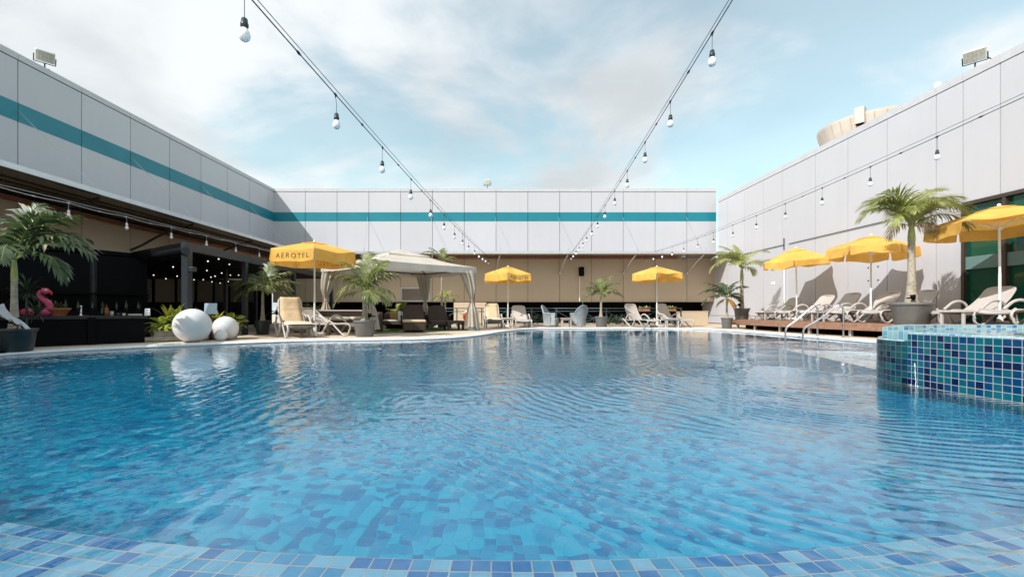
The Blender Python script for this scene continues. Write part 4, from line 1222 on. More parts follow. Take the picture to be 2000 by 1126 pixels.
side_table("pale table between the two loungers by the printed umbrella", .42, 17.0, 0, .46, .42, .38, 0, m_tablew)
side_table("pale table under the plain umbrella by the parapet", 6.75, 17.15, 0, .50, .42, .36, R(-10), m_resin)
side_table("low wooden table between the grey wicker chairs", 2.74, 17.55, 0, .42, .42, .36, 0, M("warm_wood", (.46,.36,.29), .6, var=.15, scale=15))
side_table("resin table by the door end of the deck", 9.45, 15.2, DZ, 1.0, .5, .28, R(5), m_resin)
side_table("resin table in the middle of the deck row", 9.4, 12.45, DZ, 1.0, .5, .28, R(5), m_resin)
side_table("resin table by the green glass end of the deck", 9.55, 8.85, DZ, 1.15, .5, .30, R(3), m_resin)

# ------------------------------------------------------------------ grey wicker armchairs
def armchair(label, x, y, rz):
    t_ = thing("wicker_chair", label, "armchair", (x,y,0), rz, "grey wicker armchairs"); t_.scale = (1.12,1.12,1.08)
    mb = MB()                          # opens towards -y
    def shell(u, v, off=0.0):
        a = R(-20+220*u)
        back = max(0.0, math.sin(a))
        ht = .50 + .30*max(0,(back-.45)/.55)**.8
        z = .05+(ht-.05)*v
        f = .80+.22*v**1.5 + .10*max(0,v-.6)
        rx, ry_ = .31*f-off, .29*f-off
        return (rx*math.cos(a), ry_*math.sin(a)+.02, z)
    mb.grid(lambda u, v: shell(u, v), 28, 10); mb.grid(lambda u, v: shell(u, v, .028), 28, 10)
    mb.tube([shell(i/28, 1, .014) for i in range(29)], .026, 8)
    mb.tube([shell(0, j/8, .014) for j in range(9)], .026, 8); mb.tube([shell(1, j/8, .014) for j in range(9)], .026, 8)
    mb.build("shell", m_wickerg, t_)
    mb = MB(); mb.bbox((-.235,-.25,.06),(.235,.18,.33), .03); mb.build("seat", m_wickerg, t_)
armchair("grey wicker armchair turned to the table, on the lounger side", 2.17, 17.95, R(65))
armchair("grey wicker armchair with its back to the palm pot", 3.28, 17.9, R(-150))

# ------------------------------------------------------------------ gazebo
cA, cD, cB, cC = Vector((-.74,14.5,0)), Vector((-3.52,12.25,0)), Vector((-2.6,16.35,0)), Vector((-5.42,13.95,0))
ctr = (cA+cB+cC+cD)/4
gzb = thing("gazebo", "cream gazebo with two-tier canvas roof and tied curtains", "gazebo", ctr)
cs = [c-ctr for c in (cD, cA, cB, cC)]
E, V0, TP, MIDZ = 2.06, 1.86, 2.60, 2.40
def up_(p, z): return Vector((p.x, p.y, z))
mb = MB()
def hip(p, q, k, z0, z1, sagz):
    def f(u, v):
        a, b_ = up_(p,z0).lerp(up_(p*k,z1), v), up_(q,z0).lerp(up_(q*k,z1), v)
        w_ = a.lerp(b_, u); w_.z -= sagz*math.sin(PI*v)*(1-.4*math.sin(PI*u)) + .03*math.sin(PI*u)*(1-v)
        return w_
    return f
for i in range(4): mb.grid(hip(cs[i]*1.03, cs[(i+1)%4]*1.03, .30, E, MIDZ, .05), 12, 8)
rf = mb.build("roof", m_cream, gzb)
mb = MB()
for i in range(4): mb.grid(hip(cs[i]*.40, cs[(i+1)%4]*.40, .012, MIDZ-.005, TP, .02), 8, 5)
for i in range(4):
    p, q = cs[i]*.40, cs[(i+1)%4]*.40
    mb.grid(lambda u, v: up_(p,0).lerp(up_(q,0),u)+Vector((0,0,MIDZ-.005-.03*math.sin(PI*u)-.05*v)), 8, 1)
mb.build("top_tier", m_cream, rf)
for i in range(4):
    p, q = cs[i]*1.03, cs[(i+1)%4]*1.03
    mb = MB(); mb.grid(lambda u, v: up_(p,0).lerp(up_(q,0),u)*(1+.006*v)+Vector((0,0,E-.03*math.sin(PI*u)-(E-V0)*v+.006*math.sin(u*40)*v)), 24, 2); mb.build("valance", m_cream, rf)
for i in range(4):
    p, q = up_(cs[i],1.98), up_(cs[(i+1)%4],1.98)
    mb = MB(); mb.tube([p, q], .025, 6); mb.tube([up_(cs[i],1.80), up_(cs[i].lerp(cs[(i+1)%4],.18),1.97)], .012, 5); mb.build("beam", m_brownpost, gzb)
    mb = MB(); mb.tube([up_(cs[i],1.99), up_(cs[i]*.3,2.36)], .02, 6); mb.build("rafter", m_brownpost, gzb)
    mb = MB(); mb.bbox((cs[i].x-.035,cs[i].y-.035,.05),(cs[i].x+.035,cs[i].y+.035,1.98),.008); po = mb.build("post", m_brownpost, gzb)
    mb = MB(); mb.bbox((cs[i].x-.17,cs[i].y-.17,0),(cs[i].x+.17,cs[i].y+.17,.13),.02); mb.build("weight", M("slate_block", (.16,.19,.21), .7, var=.1) if "slate_block" not in bpy.data.materials else bpy.data.materials["slate_block"], po)
    # tied curtain: pleated bundle, gathered at mid height
    rr = random.Random(i+11); n_pl = 9
    inw = -cs[i].normalized()
    def Rz(z): 
        t_ = (z-.10)/(1.92-.10)
        tie = math.exp(-((t_-.48)/.12)**2)
        return (.10+.11*abs(t_-.48)/.5)*(1-.55*tie)
    mb = MB(); prof = [(1.0, .12+1.80*k/22) for k in range(23)]
    p_ = [] ; seg = 45
    for k in range(23):
        z = .12+1.80*k/22; rz_ = Rz(z)
        for s_ in range(seg):
            a = 2*PI*s_/seg
            r_ = rz_*(1+.30*math.sin(n_pl*a+i+z*.8)+.08*math.sin(4*a+z*3))
            off = inw*(.07+.16*max(0,(z-1.1)/.8)**1.5)
            p_.append((cs[i].x+off.x+r_*math.cos(a), cs[i].y+off.y+r_*math.sin(a), z))
    fs_ = [(k*seg+s_, k*seg+(s_+1)%seg, (k+1)*seg+(s_+1)%seg, (k+1)*seg+s_) for k in range(22) for s_ in range(seg)]
    mb.add(p_, fs_, 0, True); cu_ = mb.build("curtain", m_curtain, gzb)
    zt = .12+1.80*.48; of = inw*.08
    mb = MB(); mb.lathe([(.062,-.02),(.066,0),(.062,.02)], (cs[i].x+of.x, cs[i].y+of.y, zt), 16, cap=False); mb.build("tie", m_curtain, cu_)
# turf mat under it
mb = MB(); mb.prism([(-3.75,12.15),(-.55,14.75),(-2.5,17.0),(-5.6,14.2)], .003, .018)
tag(mb.build("turf_mat", m_turf), "green artificial turf mat under the gazebo", "turf mat")
# ------------------------------------------------------------------ brown wicker furniture
def wbox(mb, a, b_): mb.bbox(a, b_, .025)
sofa = thing("wicker_sofa", "brown wicker sofa with cream seat pads behind the grey palm pot", "sofa", (-4.35,13.4,0), R(28))
mb = MB(); wbox(mb,(-.9,-.35,.04),(.75,.40,.36)); wbox(mb,(-.9,.34,.04),(.75,.48,.62)); wbox(mb,(-1.02,-.35,.04),(-.9,.48,.55)); wbox(mb,(.70,-.38,.02),(.84,.48,.60)); mb.build("base", m_wicker, sofa)
for k in range(2):
    mb = MB(); mb.bbox((-.88+.81*k,-.36,.36),(-.10+.79*k,.32,.46),.04); mb.build("seat_cushion", m_cream, sofa)
mb = MB(); mb.bbox((-.92,.33,.62),(.72,.47,.665),.03); mb.build("top_pad", m_cream, sofa)
s2 = thing("wicker_bench", "low brown wicker bench with two tan cushions", "bench", (-3.05,14.25,0), R(4))
mb = MB(); wbox(mb,(-.6,-.30,.20),(.75,.35,.30)); wbox(mb,(.62,.10,.05),(.75,.35,.62)); wbox(mb,(-.6,.28,.05),(.75,.36,.55)); mb.build("base", m_wicker, s2)
for k in range(2):
    mb = MB(); mb.bbox((-.40+.42*k,.12,.33),(-.0+.42*k,.26,.62),.04, 0, Matrix.Translation((0,.02,0)) @ Matrix.Rotation(R(-6),4,'X')); mb.build("cushion", m_cushion2, s2)
mb = MB(); mb.bbox((-.6,-.31,.30),(.6,.10,.36),.02); mb.build("seat_pad", m_cream, s2)
for (lx, ly) in ((-.52,-.26),(.45,-.28)):
    mb = MB(); mb.bbox((lx-.04,ly-.03,0),(lx+.04,ly+.03,.2),.01); mb.build("leg", m_cream, s2)
def chaise(label, x, y, rz, kind):
    t_ = thing("wicker_chaise", label, "chaise longue", (x,y,0), rz, "brown wicker chaise longues")
    mb = MB()                       # foot towards -y
    if kind == "box":
        wbox(mb, (-.33,-.62,.06),(.33,.55,.30))
        for sx in (-.29,.29):
            for sy in (-.58,.5): mb.box((sx-.03,sy-.03,0),(sx+.03,sy+.03,.07))
    else:
        def skirt(s):
            y0, y1 = -.72, .55; n = 18; p = []
            for k in range(n+1):
                yy = y0+(y1-y0)*k/n; t2 = abs(2*k/n-1)
                p.append((yy, .04+.14*(1-t2**2.5)))
            for k in range(n):
                mb.add([(s,p[k][0],p[k][1]),(s,p[k+1][0],p[k+1][1]),(s,p[k+1][0],.30),(s,p[k][0],.30)], [(0,1,2,3),(3,2,1,0)])
        for s in (-.33,-.30,.30,.33): skirt(s)
        wbox(mb, (-.33,-.72,.24),(.33,.55,.31))
        for xx in range(12):
            a_, b2 = -.33+.66*xx/12, -.33+.66*(xx+1)/12; t2 = abs(2*(xx+.5)/12-1)
            mb.box((a_,-.725,.05+.15*(1-t2**2)),(b2,-.70,.30))
    mb.build("base", m_wicker, t_)
    mb = MB()
    mb.grid(lambda u, v: ((u-.5)*.60*(1-.10*v**3), .30+.28*v, .30+.50*v+.015*math.sin(PI*u)), 8, 10)
    mb.grid(lambda u, v: ((u-.5)*.60*(1-.10*v**3), .34+.28*v, .29+.50*v+.015*math.sin(PI*u)), 8, 10)
    ed = [((u-.5)*.60*(1-.10*v**3), .32+.28*v, .295+.50*v) for u, v in [(0,0),(0,.5),(0,.95),(.1,1),(.5,1.02),(.9,1),(1,.95),(1,.5),(1,0)]]
    mb.tube(ed, .028, 8); mb.build("backrest", m_wicker, t_)
    for s in (-1, 1):
        mb = MB(); mb.tube(spline([(s*.36,-.02,.30),(s*.37,.06,.42),(s*.37,.22,.48),(s*.36,.40,.46)],4), .028, 8); mb.build("armrest", m_black, t_)
    if kind == "box":
        mb = MB(); mb.bbox((-.34,-.64,.30),(.34,.26,.375),.03); mb.build("seat_cushion", M("mat_cushion", (.58,.44,.29), .9, var=.08, bump=.3, bscale=14), t_)
chaise("brown wicker chaise with a beige seat cushion under the gazebo", -2.52, 13.55, R(12), "box")
chaise("bare brown wicker chaise beside the gazebo's rear curtain", -1.98, 15.2, R(14), "arch")
ot = thing("wicker_footstool", "brown wicker footstool with arched sides beside the chaises", "footstool", (-1.42,14.75,0), R(20))
mb = MB(); wbox(mb,(-.28,-.30,.24),(.28,.30,.32))
for (sx, sy) in ((-.24,-.26),(.24,-.26),(.24,.26),(-.24,.26)): mb.bbox((sx-.035,sy-.035,0),(sx+.035,sy+.035,.26),.01)
for xx in range(10):
    t2 = abs(2*(xx+.5)/10-1); a_, b2 = -.28+.56*xx/10, -.28+.56*(xx+1)/10
    mb.box((a_,-.305,.13+.10*(1-t2**2)-.06*t2**4),(b2,-.285,.30)); mb.box((-.285,a_,.13+.10*(1-t2**2)),(-.265,b2,.30))
mb.build("body", m_wicker, ot)
# striped towel on the chaise side
mb = MB(); mb.grid(lambda u, v: (-.16+.3*u, .02*math.sin(u*9), .28+.34*v-.1*u*v), 10, 8); tag(mb.build("folded_towel", M("white_towel", (.72,.73,.75), .9, var=.05), None, (-2.95,14.05,.03)), "white towel standing between the bench and the chaise", "towel")

# ------------------------------------------------------------------ globe floor lamps
def ball(label, px, Y, r, group="white globe floor lamps"):
    t_ = thing("globe_lamp", label, "globe lamp", (gx(px,Y),Y,0), 0, group)
    mb = MB(); mb.sphere((0,0,r*.985), r, 40); mb.build("globe", m_lampball, t_)
    mb = MB(); mb.lathe([(r*.42,.0),(r*.42,.012),(r*.36,.02)], (0,0,0), 24); mb.build("base", m_black, t_)
ball("big white globe lamp in front of the fern planter", 376, 8.88, .335)
ball("mid-sized white globe lamp behind the smallest globe", 440.5, 9.62, .255)
ball("smallest white globe lamp resting by the coping", 431.5, 9.22, .118)
ball("grey-white globe lamp behind the cushioned lounger", 584, 13.1, .325)
ball("smaller shaded globe lamp behind the washed wooden table", 616, 13.7, .26)
# ------------------------------------------------------------------ palms and plants
def frond(mb, o, az, el, L, droop, ll, rr, n=26, wid=.026, mat=0, smat=1, hang=.5, start=.16, vee=.55, tip=None):
    """pinnate frond: arched stalk with two rows of drooping leaflets. az, el in degrees"""
    a = R(az); hd = Vector((math.cos(a), math.sin(a), 0)); sd = Vector((-math.sin(a), math.cos(a), 0))
    pts, tans = [Vector(o)], []
    m = 20
    swerve = rr.uniform(-.25, .25)
    for i in range(m):
        t = (i+.5)/m
        e = R(el) - R(droop)*t**1.4
        d = (hd*math.cos(e) + Vector((0,0,1))*math.sin(e) + sd*swerve*t*.5).normalized()
        tans.append(d); pts.append(pts[-1]+d*L/m)
    mb.tube(pts, [.012*L**.5*(1-.85*i/m)+.0015 for i in range(m+1)], 5, smat)
    tw = rr.uniform(-.35, .35)
    for k in range(n):
        t = start+(1-start)*(k+.3*rr.random())/n
        f = t*m; i = min(m-1, int(f)); p = pts[i].lerp(pts[i+1], f-i); T = tans[i]
        upv = T.cross(sd).normalized(); upv = -upv if upv.z < 0 else upv
        for s in (-1, 1):
            side = (sd*s*math.cos(tw) + upv*math.sin(tw)*s).normalized()
            ang = R(66-44*t+rr.uniform(-7,7))
            d = (T*math.cos(ang)+side*math.sin(ang)+upv*vee*(.6-.4*t)*rr.uniform(.4,1.1)).normalized()
            l = ll*(math.sin(PI*min(1,(.10+.86*t)))**.7)*rr.uniform(.82,1.1)
            g = hang*rr.uniform(.6,1.3)
            w = wid*(.75+.5*math.sin(PI*t))
            q, dd = p.copy(), d
            row = []
            for j, ww in enumerate((.45, 1.0, .8, .0)):
                wv = dd.cross(upv if abs(dd.dot(upv)) < .95 else side).normalized()
                row.append((q-wv*w*ww*.5, q+wv*w*ww*.5) if ww > 0 else (q,))
                dd = (dd - Vector((0,0,1))*g*(.18+.26*j)).normalized()
                q = q+dd*l/3
            P = [row[0][0],row[0][1],row[1][0],row[1][1],row[2][0],row[2][1],row[3][0]]
            mb.add(P, [(0,1,3,2),(2,3,5,4),(4,5,6)], mat, True)
            if tip is not None and rr.random() < .12: mb.m[-1] = tip
def pot(parent, r, h, mat, rim=True):
    mb = MB()
    mb.lathe([(r*.76,0),(r*.78,.006),(r*.93,h*.86),(r*.94,h*.87),(r,h*.875),(r*1.02,h*.9),(r*1.02,h*.985),(r,h),(r*.93,h),(r*.92,h*.9),(.001,h*.89)], (0,0,0), 36, cap=True)
    o = mb.build("pot", mat, parent)
    mb = MB(); rr = random.Random(int(r*1000))
    mb.lathe([(r*.925,h*.90),(r*.6,h*.935),(.001,h*.955)], (0,0,0), 20, 0, False, None, lambda a, z: 1+.02*math.sin(a*7)); mb.build("soil", m_soil, parent)
    return o
def palm(label, x, y, z, pr, ph, pm, th, r0, r1, fronds, seed, lean=(0,0), shaft=.3, leaf=None, ll=.30, n=26, wid=.026, hang=.5, dead=(), group="potted palms", spear=True, name="potted_palm"):
    t_ = thing(name, label, "palm", (x,y,z), 0, group)
    rr = random.Random(seed)
    pot(t_, pr, ph, pm)
    b = ph*.9; top = b+th
    def ax(t): return Vector((lean[0]*t*t, lean[1]*t*t, b+th*t))
    mb = MB(); ns = 30; pts = []; rs = []
    for i in range(ns+1):
        t = i/ns*(1-shaft); pts.append(ax(t))
        rs.append((r1+(r0-r1)*math.exp(-t*5.5))*(1+.03*math.sin(i*2.1)))
    mb.tube(pts, rs, 14); mb.build("trunk", m_trunk, t_)
    mb = MB(); pts = [ax(1-shaft+shaft*i/10) for i in range(11)]
    mb.tube(pts, [r1*(1.12-.5*(i/10)**2) for i in range(11)], 12); mb.build("crown_shaft", m_trunkg, t_)
    c = ax(1.0)
    mb = MB()
    for (az, el, L, dr) in fronds:
        o = c + Vector((math.cos(R(az))*.015, math.sin(R(az))*.015, -.03*rr.random()))
        frond(mb, o, az, el, L, dr, ll*(.8+.25*L), rr, int(n*(.7+.35*L)), wid, hang=hang, tip=2)
    if spear:
        mb.tube([c, c+Vector((.02,0,.30*ll/.3)), c+Vector((.05,.02,.55*ll/.3))], [.014,.011,.002], 5, 1)
    cr = mb.build("crown", [leaf or m_leaf, m_stalk, m_dead], t_)
    for (az, el, L, dr) in dead:
        mb = MB(); frond(mb, c-Vector((0,0,.05)), az, el, L, dr, ll*.8, rr, int(n*.8), wid*.7, hang=1.5, vee=.1)
        mb.build("dry_frond", [m_dead if leaf is not m_leafd else m_orangefrond, m_dead], t_)
    return t_
def stake_lamp(label, x, y, z, h, rz, group="black garden spotlights on stakes"):
    t_ = thing("stake_lamp", label, "garden spotlight", (x,y,z), rz, group)
    mb = MB(); mb.tube([(0,0,0),(.01,0,h*.5),(0,0,h)], .010, 6); mb.build("stake", m_greymetal, t_)
    mb = MB(); Mx = Matrix.Translation((0,0,h)) @ Matrix.Rotation(R(-10),4,'Y')
    mb.lathe([(.03,-.05),(.045,.0),(.05,.06),(.042,.06),(.035,.02),(.001,.02)], (0,0,0), 14, 0, True, Mx); mb.tube([(0,0,h),(-.08,0,h-.01),(-.15,0,h-.015)], [.012,.02,.008], 6); mb.build("head", m_black, t_)

# crowns: (azimuth, elevation, length, droop) in degrees / metres; azimuth 0 = right, 90 = away, 180 = left, 270 = towards the pool
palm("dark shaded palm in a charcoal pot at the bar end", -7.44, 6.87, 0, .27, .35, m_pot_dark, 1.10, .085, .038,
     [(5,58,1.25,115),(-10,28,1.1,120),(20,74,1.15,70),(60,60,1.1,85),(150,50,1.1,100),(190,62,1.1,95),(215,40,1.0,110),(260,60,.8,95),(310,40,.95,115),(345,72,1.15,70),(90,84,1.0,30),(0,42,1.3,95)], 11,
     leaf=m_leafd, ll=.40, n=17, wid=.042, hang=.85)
palm("shaded palm in a charcoal pot beside the cushioned lounger", -6.25, 11.9, 0, .19, .38, m_pot_dark, .82, .085, .036,
     [(178,48,.95,85),(160,62,.85,60),(195,20,.75,95),(80,80,.95,35),(100,70,.95,45),(20,40,1.05,70),(2,12,1.1,75),(345,35,1.0,80),(270,55,.6,120),(250,40,.6,120),(310,42,.8,105),(40,62,.95,60),(130,55,.85,80),(215,50,.7,110),(60,30,.8,100)], 12,
     leaf=m_leaf, ll=.38, n=16, wid=.044, hang=.95)
palm("sunlit palm in a round grey pot in front of the gazebo", -3.23, 10.9, 0, .265, .40, m_pot, .72, .125, .05,
     [(182,62,1.0,95),(0,62,1.05,85),(8,30,.9,110),(85,84,1.1,25),(60,72,1.05,45),(205,10,.8,80),(335,18,.85,95),(225,45,.75,115),(140,60,.95,75),(350,76,1.0,50),(195,78,.95,55),(300,25,.75,105)], 13,
     leaf=m_leaf, ll=.40, n=17, wid=.044, hang=.95, shaft=.35)
palm("tall slim palm rising above the gazebo roof", -2.08, 16.9, 0, .20, .50, m_pot_dark, 2.0, .07, .035,
     [(178,72,1.05,120),(165,80,.85,70),(20,60,.7,90),(340,55,.6,120),(0,35,.55,110),(90,80,.8,50),(200,40,.5,110)], 14, leaf=m_leaf, ll=.26, n=24, wid=.026, hang=.8, shaft=.2)
palm("short palm behind the chaises, under the gazebo edge", -2.02, 17.5, 0, .2, .45, m_pot_dark, .75, .06, .035,
     [(170,45,.55,110),(10,50,.6,110),(60,70,.55,70),(120,70,.5,70),(330,30,.5,110),(210,30,.5,110),(270,60,.4,110)], 15, leaf=m_leafb, ll=.24, n=20, wid=.026, hang=.8)
palm("palm in a grey pot against the railing between chair and lounger", 4.16, 17.75, 0, .25, .42, m_pot, .95, .09, .04,
     [(178,70,.9,85),(190,15,.95,95),(172,40,.85,85),(2,62,.95,80),(10,78,.9,45),(350,25,1.0,90),(200,48,.7,110),(330,45,.8,105),(90,82,.75,40),(60,50,.8,80),(130,55,.8,80),(270,40,.5,120)], 16,
     leaf=m_leaf, ll=.32, n=16, wid=.044, hang=.9)
palm("tall palm in a grey pot on the deck corner", 9.22, 16.75, DZ, .28, .42, m_pot, 1.55, .10, .055,
     [(180,62,1.4,110),(186,38,1.5,110),(172,75,1.25,70),(5,70,1.4,95),(350,42,1.25,115),(195,52,1.3,115),(90,80,1.1,40),(60,66,1.1,70),(130,60,1.1,85),(230,50,.9,110),(300,50,.8,110),(150,70,1.15,75),(15,28,.7,120),(205,68,1.1,85)], 17,
     leaf=m_leafb, ll=.36, n=26, wid=.026, hang=.75)
palm("short palm with a rust coloured dead frond beside the deck step", 8.40, 16.25, 0, .2, .40, m_pot, .78, .07, .035,
     [(176,42,1.1,85),(190,18,1.1,80),(165,66,1.0,70),(5,60,.95,80),(182,55,1.0,95),(30,70,.9,60),(20,30,.7,100),(90,78,.7,50),(130,70,.8,60),(215,40,.7,100),(320,45,.6,110),(345,20,.6,100)], 18,
     leaf=m_leafd, ll=.28, n=22, wid=.036, hang=.8, dead=[(20,-5,.55,80),(160,-10,.5,75),(280,-10,.5,75)])
palm("big palm with dry fronds in a wide grey pot on the deck", 9.08, 9.75, DZ, .38, .48, m_pot, 1.74, .14, .062,
     [(182,74,1.3,128),(176,58,1.3,125),(190,80,1.2,95),(168,68,1.25,110),(2,75,1.35,120),(352,62,1.35,118),(10,82,1.3,88),(345,40,1.2,110),(90,78,1.1,70),(60,66,1.1,90),(120,66,1.1,90),(270,68,.95,110),(230,60,1.0,115),(310,60,1.0,115),(205,45,1.0,125),(330,72,1.1,95),(150,74,1.1,85),(30,50,1.1,110)], 19,
     leaf=m_leafb, ll=.42, n=42, wid=.018, hang=.6, shaft=.2, dead=[(188,30,.75,140),(335,20,.55,125),(320,35,.6,140)], group="potted palms")
stake_lamp("black spotlight on a stake in the wide grey deck pot", 8.93, 9.55, DZ+.42, .16, 0)
stake_lamp("black spotlight on a stake beside the tall deck corner palm", 9.05, 16.6, DZ+.37, .16, 0)
stake_lamp("black spotlight on a stake in the pot before the gazebo", -3.07, 10.75, .36, .15, R(200))
stake_lamp("black spotlight on a stake in the charcoal pot at the bar end", -7.27, 6.75, .31, .14, 0)

def fern(mb, c, nf, L, rr, spread=1.0):
    for k in range(nf):
        frond(mb, c, k*137.5+rr.uniform(-20,20), rr.uniform(25,80), L*rr.uniform(.7,1.15), rr.uniform(60,110), L*.26, rr, 22, L*.055, hang=.25, start=.08, vee=.2)
def blades(mb, c, nb, L, w, rr, el=(30,85), mat=0, bend=50):
    for k in range(nb):
        a = R(k*137.5+rr.uniform(-15,15)); e = R(rr.uniform(*el)); l = L*rr.uniform(.7,1.1)
        hd = Vector((math.cos(a),math.sin(a),0)); sd = Vector((-math.sin(a),math.cos(a),0))
        p = Vector(c); row = []
        for j in range(6):
            t = j/5; ww = w*(math.sin(PI*(.12+.86*t))**.8)*.5
            e2 = e-R(bend)*t*t
            row.append((p-sd*ww, p+Vector((0,0,-.15*ww)), p+sd*ww)); p = p+(hd*math.cos(e2)+Vector((0,0,1))*math.sin(e2))*l/5
        P = [q for r_ in row for q in r_]
        mb.add(P, [(i*3+j,i*3+j+1,i*3+j+4,i*3+j+3) for i in range(5) for j in (0,1)], mat, True)
# fern planter in front of the bar
px_, py_ = -6.86, 8.96; pa = math.atan2(.6, .8)
pt = thing("planter_box", "weathered white wooden planter full of ferns and croton", "planter", (px_,py_,0), pa)
mb = MB()
for k in range(2): mb.bbox((0,0,.012+.112*k),(.78,.025,.118+.112*k),.006); mb.bbox((0,.33,.012+.112*k),(.78,.355,.118+.112*k),.006)
mb.bbox((-.025,-.005,0),(.0,.36,.24),.005); mb.bbox((.78,-.005,0),(.805,.36,.24),.005); mb.build("box", m_planter, pt)
mb = MB(); mb.box((0,.025,.05),(.78,.33,.20)); mb.build("soil", m_soil, pt)
rr = random.Random(21); mb = MB()
for k in range(15): fern(mb, (rr.uniform(.0,.74), rr.uniform(.0,.32), .19+.14*rr.random()), 16, rr.uniform(.28,.42), rr)
mb.build("fern", [m_fern, m_stalk], pt)
mb = MB()
for (sx, sy, hh) in ((.22,.22,.42),(.34,.10,.40),(.55,.22,.36)): blades(mb, (sx,sy,.22+hh*.45), 12, hh, .06, rr, (45,85))
mb.build("croton", m_croton, pt)
p2 = thing("planter_box", "second weathered planter with ferns behind the globe lamps", "planter", (-6.18,9.72,0), R(55))
mb = MB(); mb.bbox((0,0,0),(.5,.26,.22),.01); mb.build("box", m_planter, p2)
mb = MB()
for k in range(7): fern(mb, (rr.uniform(.02,.48), rr.uniform(.0,.24), .2+.15*rr.random()), 13, rr.uniform(.28,.40), rr)
mb.build("fern", [m_fern, m_stalk], p2)
mb = MB(); blades(mb, (.12,.12,.34), 10, .36, .06, rr, (40,80)); blades(mb, (.4,.12,.34), 8, .30, .05, rr, (40,80)); mb.build("croton", m_croton, p2)
# dracaena behind the flamingo, plant in the terracotta bowl
def bush(name, label, cat, loc_, fn, mats, group=None):
    t_ = thing(name, label, cat, loc_, 0, group); mb = MB(); fn(mb); mb.build("leaves", mats, t_); 
    m2 = MB(); m2.tube([(0,0,0),(0,.01,.15),(0,0,.3)], .02, 6); m2.build("stem", m_trunk, t_)
    return t_
rr = random.Random(31)
bush("spiky_plant", "spiky narrow leaved plant beside the pink flamingo ring", "plant", (-7.68,7.28,.0), lambda mb: (blades(mb,(0,0,.92),60,.36,.022,rr,(-30,85),0,60), blades(mb,(.1,.05,.55),40,.34,.022,rr,(-20,80),0,60), mb.tube([(0,0,.3),(0,0,.92)],.018,6)), m_leafd)
mb = MB(); blades(mb, (0,0,.10), 40, .20, .04, rr, (10,85)); mb.build("plant", m_leafd, tb)
# bushes behind the globes and the sofa
def shrub(label, x, y, z, w, h, n, rr, mat=None, loose=True):
    def fn(mb):
        for k in range(n):
            fern(mb, (rr.uniform(-w,w), rr.uniform(-.2,.2), h*rr.uniform(.15,.45)), 9, h*rr.uniform(.5,.75), rr)
    return bush("shrub", label, "shrub", (x,y,z), fn, [mat or m_leafb, m_stalk], "low feathery shrubs behind the loungers")
shrub("feathery yellow-green shrub between the globes and the umbrella pole", -5.9, 14.4, .25, .55, .85, 9, random.Random(32), m_leafb)
shrub("feathery shrub behind the tan cushions of the bench", -3.15, 15.7, .1, .45, .95, 9, random.Random(33), m_leafb)
shrub("dark shrub in the shade behind the charcoal palm pot", -6.9, 14.6, .3, .35, .65, 5, random.Random(34), m_leafd)
shrub("small leafy shrub behind the chaise backs", -2.9, 17.3, .05, .3, .75, 5, random.Random(35), m_leafb)
# planting seen through the railing
rr = random.Random(36)
for i, (px, w_) in enumerate(((1030,.4),(1128,.4),(1205,.5))):
    x = gx(px, 20.6)
    t_ = thing("bedding_plant", "dark bladed plant growing behind the railing, seen through its bars", "plant", (x,20.4+.3*(i%2),0), 0, "plants behind the railing")
    mb = MB()
    for k in range(4): blades(mb, (rr.uniform(-w_,w_), rr.uniform(-.2,.2), .05), 22, .55, .05, rr, (15,80))
    mb.build("leaves", m_leafd, t_)
for px, lab in ((1258,"small terracotta planter with bright leaves on a stand behind the plain umbrella"),(1309,"small terracotta planter with sprigs on a stand behind the end lounger")):
    t_ = thing("flower_planter", lab, "planter", (gx(px,20.9),20.9,.622), 0, "small planters behind the railing")
    mb = MB(); mb.bbox((-.26,-.1,0),(.26,.1,.11),.02); mb.build("trough", m_terra, t_)
    mb = MB()
    for k in range(5): blades(mb, (-.2+.1*k,0,.10), 10, .20, .06, rr, (20,85))
    mb.build("leaves", m_leafb, t_)
    lab2 = "black stand under the "+lab.split(" on a stand")[0].replace("small ","")
    mb = MB(); mb.box((-.25,-.08,-.62),(-.2,.08,-.012)); mb.box((.2,-.08,-.62),(.25,.08,-.012)); mb.box((-.27,-.09,-.014),(.27,.09,0)); tag(mb.build("planter_stand", m_black, None, (gx(px,20.9),20.9,.62)), lab2, "stand")

# ------------------------------------------------------------------ things on the far wall
sp_ = thing("wall_speaker", "black speaker on a white pipe under the far canopy", "speaker", (gx(1134,22.95), 22.95, 0))
mb = MB(); mb.bbox((-.09,-.12,2.45),(.17,.09,2.92),.03); mb.build("cabinet", m_black, sp_)
mb = MB(); mb.tube([(-.03,.12,1.15),(-.03,.12,2.95)], .03, 8); mb.build("pipe", m_pole, sp_)
dc = thing("dome_camera", "white dome camera under the far canopy near the curved strut", "camera", (gx(1335,22.6), 22.6, CZ-.02))
mb = MB(); mb.lathe([(.09,0),(.09,-.06),(.075,-.08)], (0,0,0), 16); mb.build("housing", m_pole, dc)
mb = MB(); mb.sphere((0,0,-.085), .07, 14); mb.build("dome", m_black, dc)

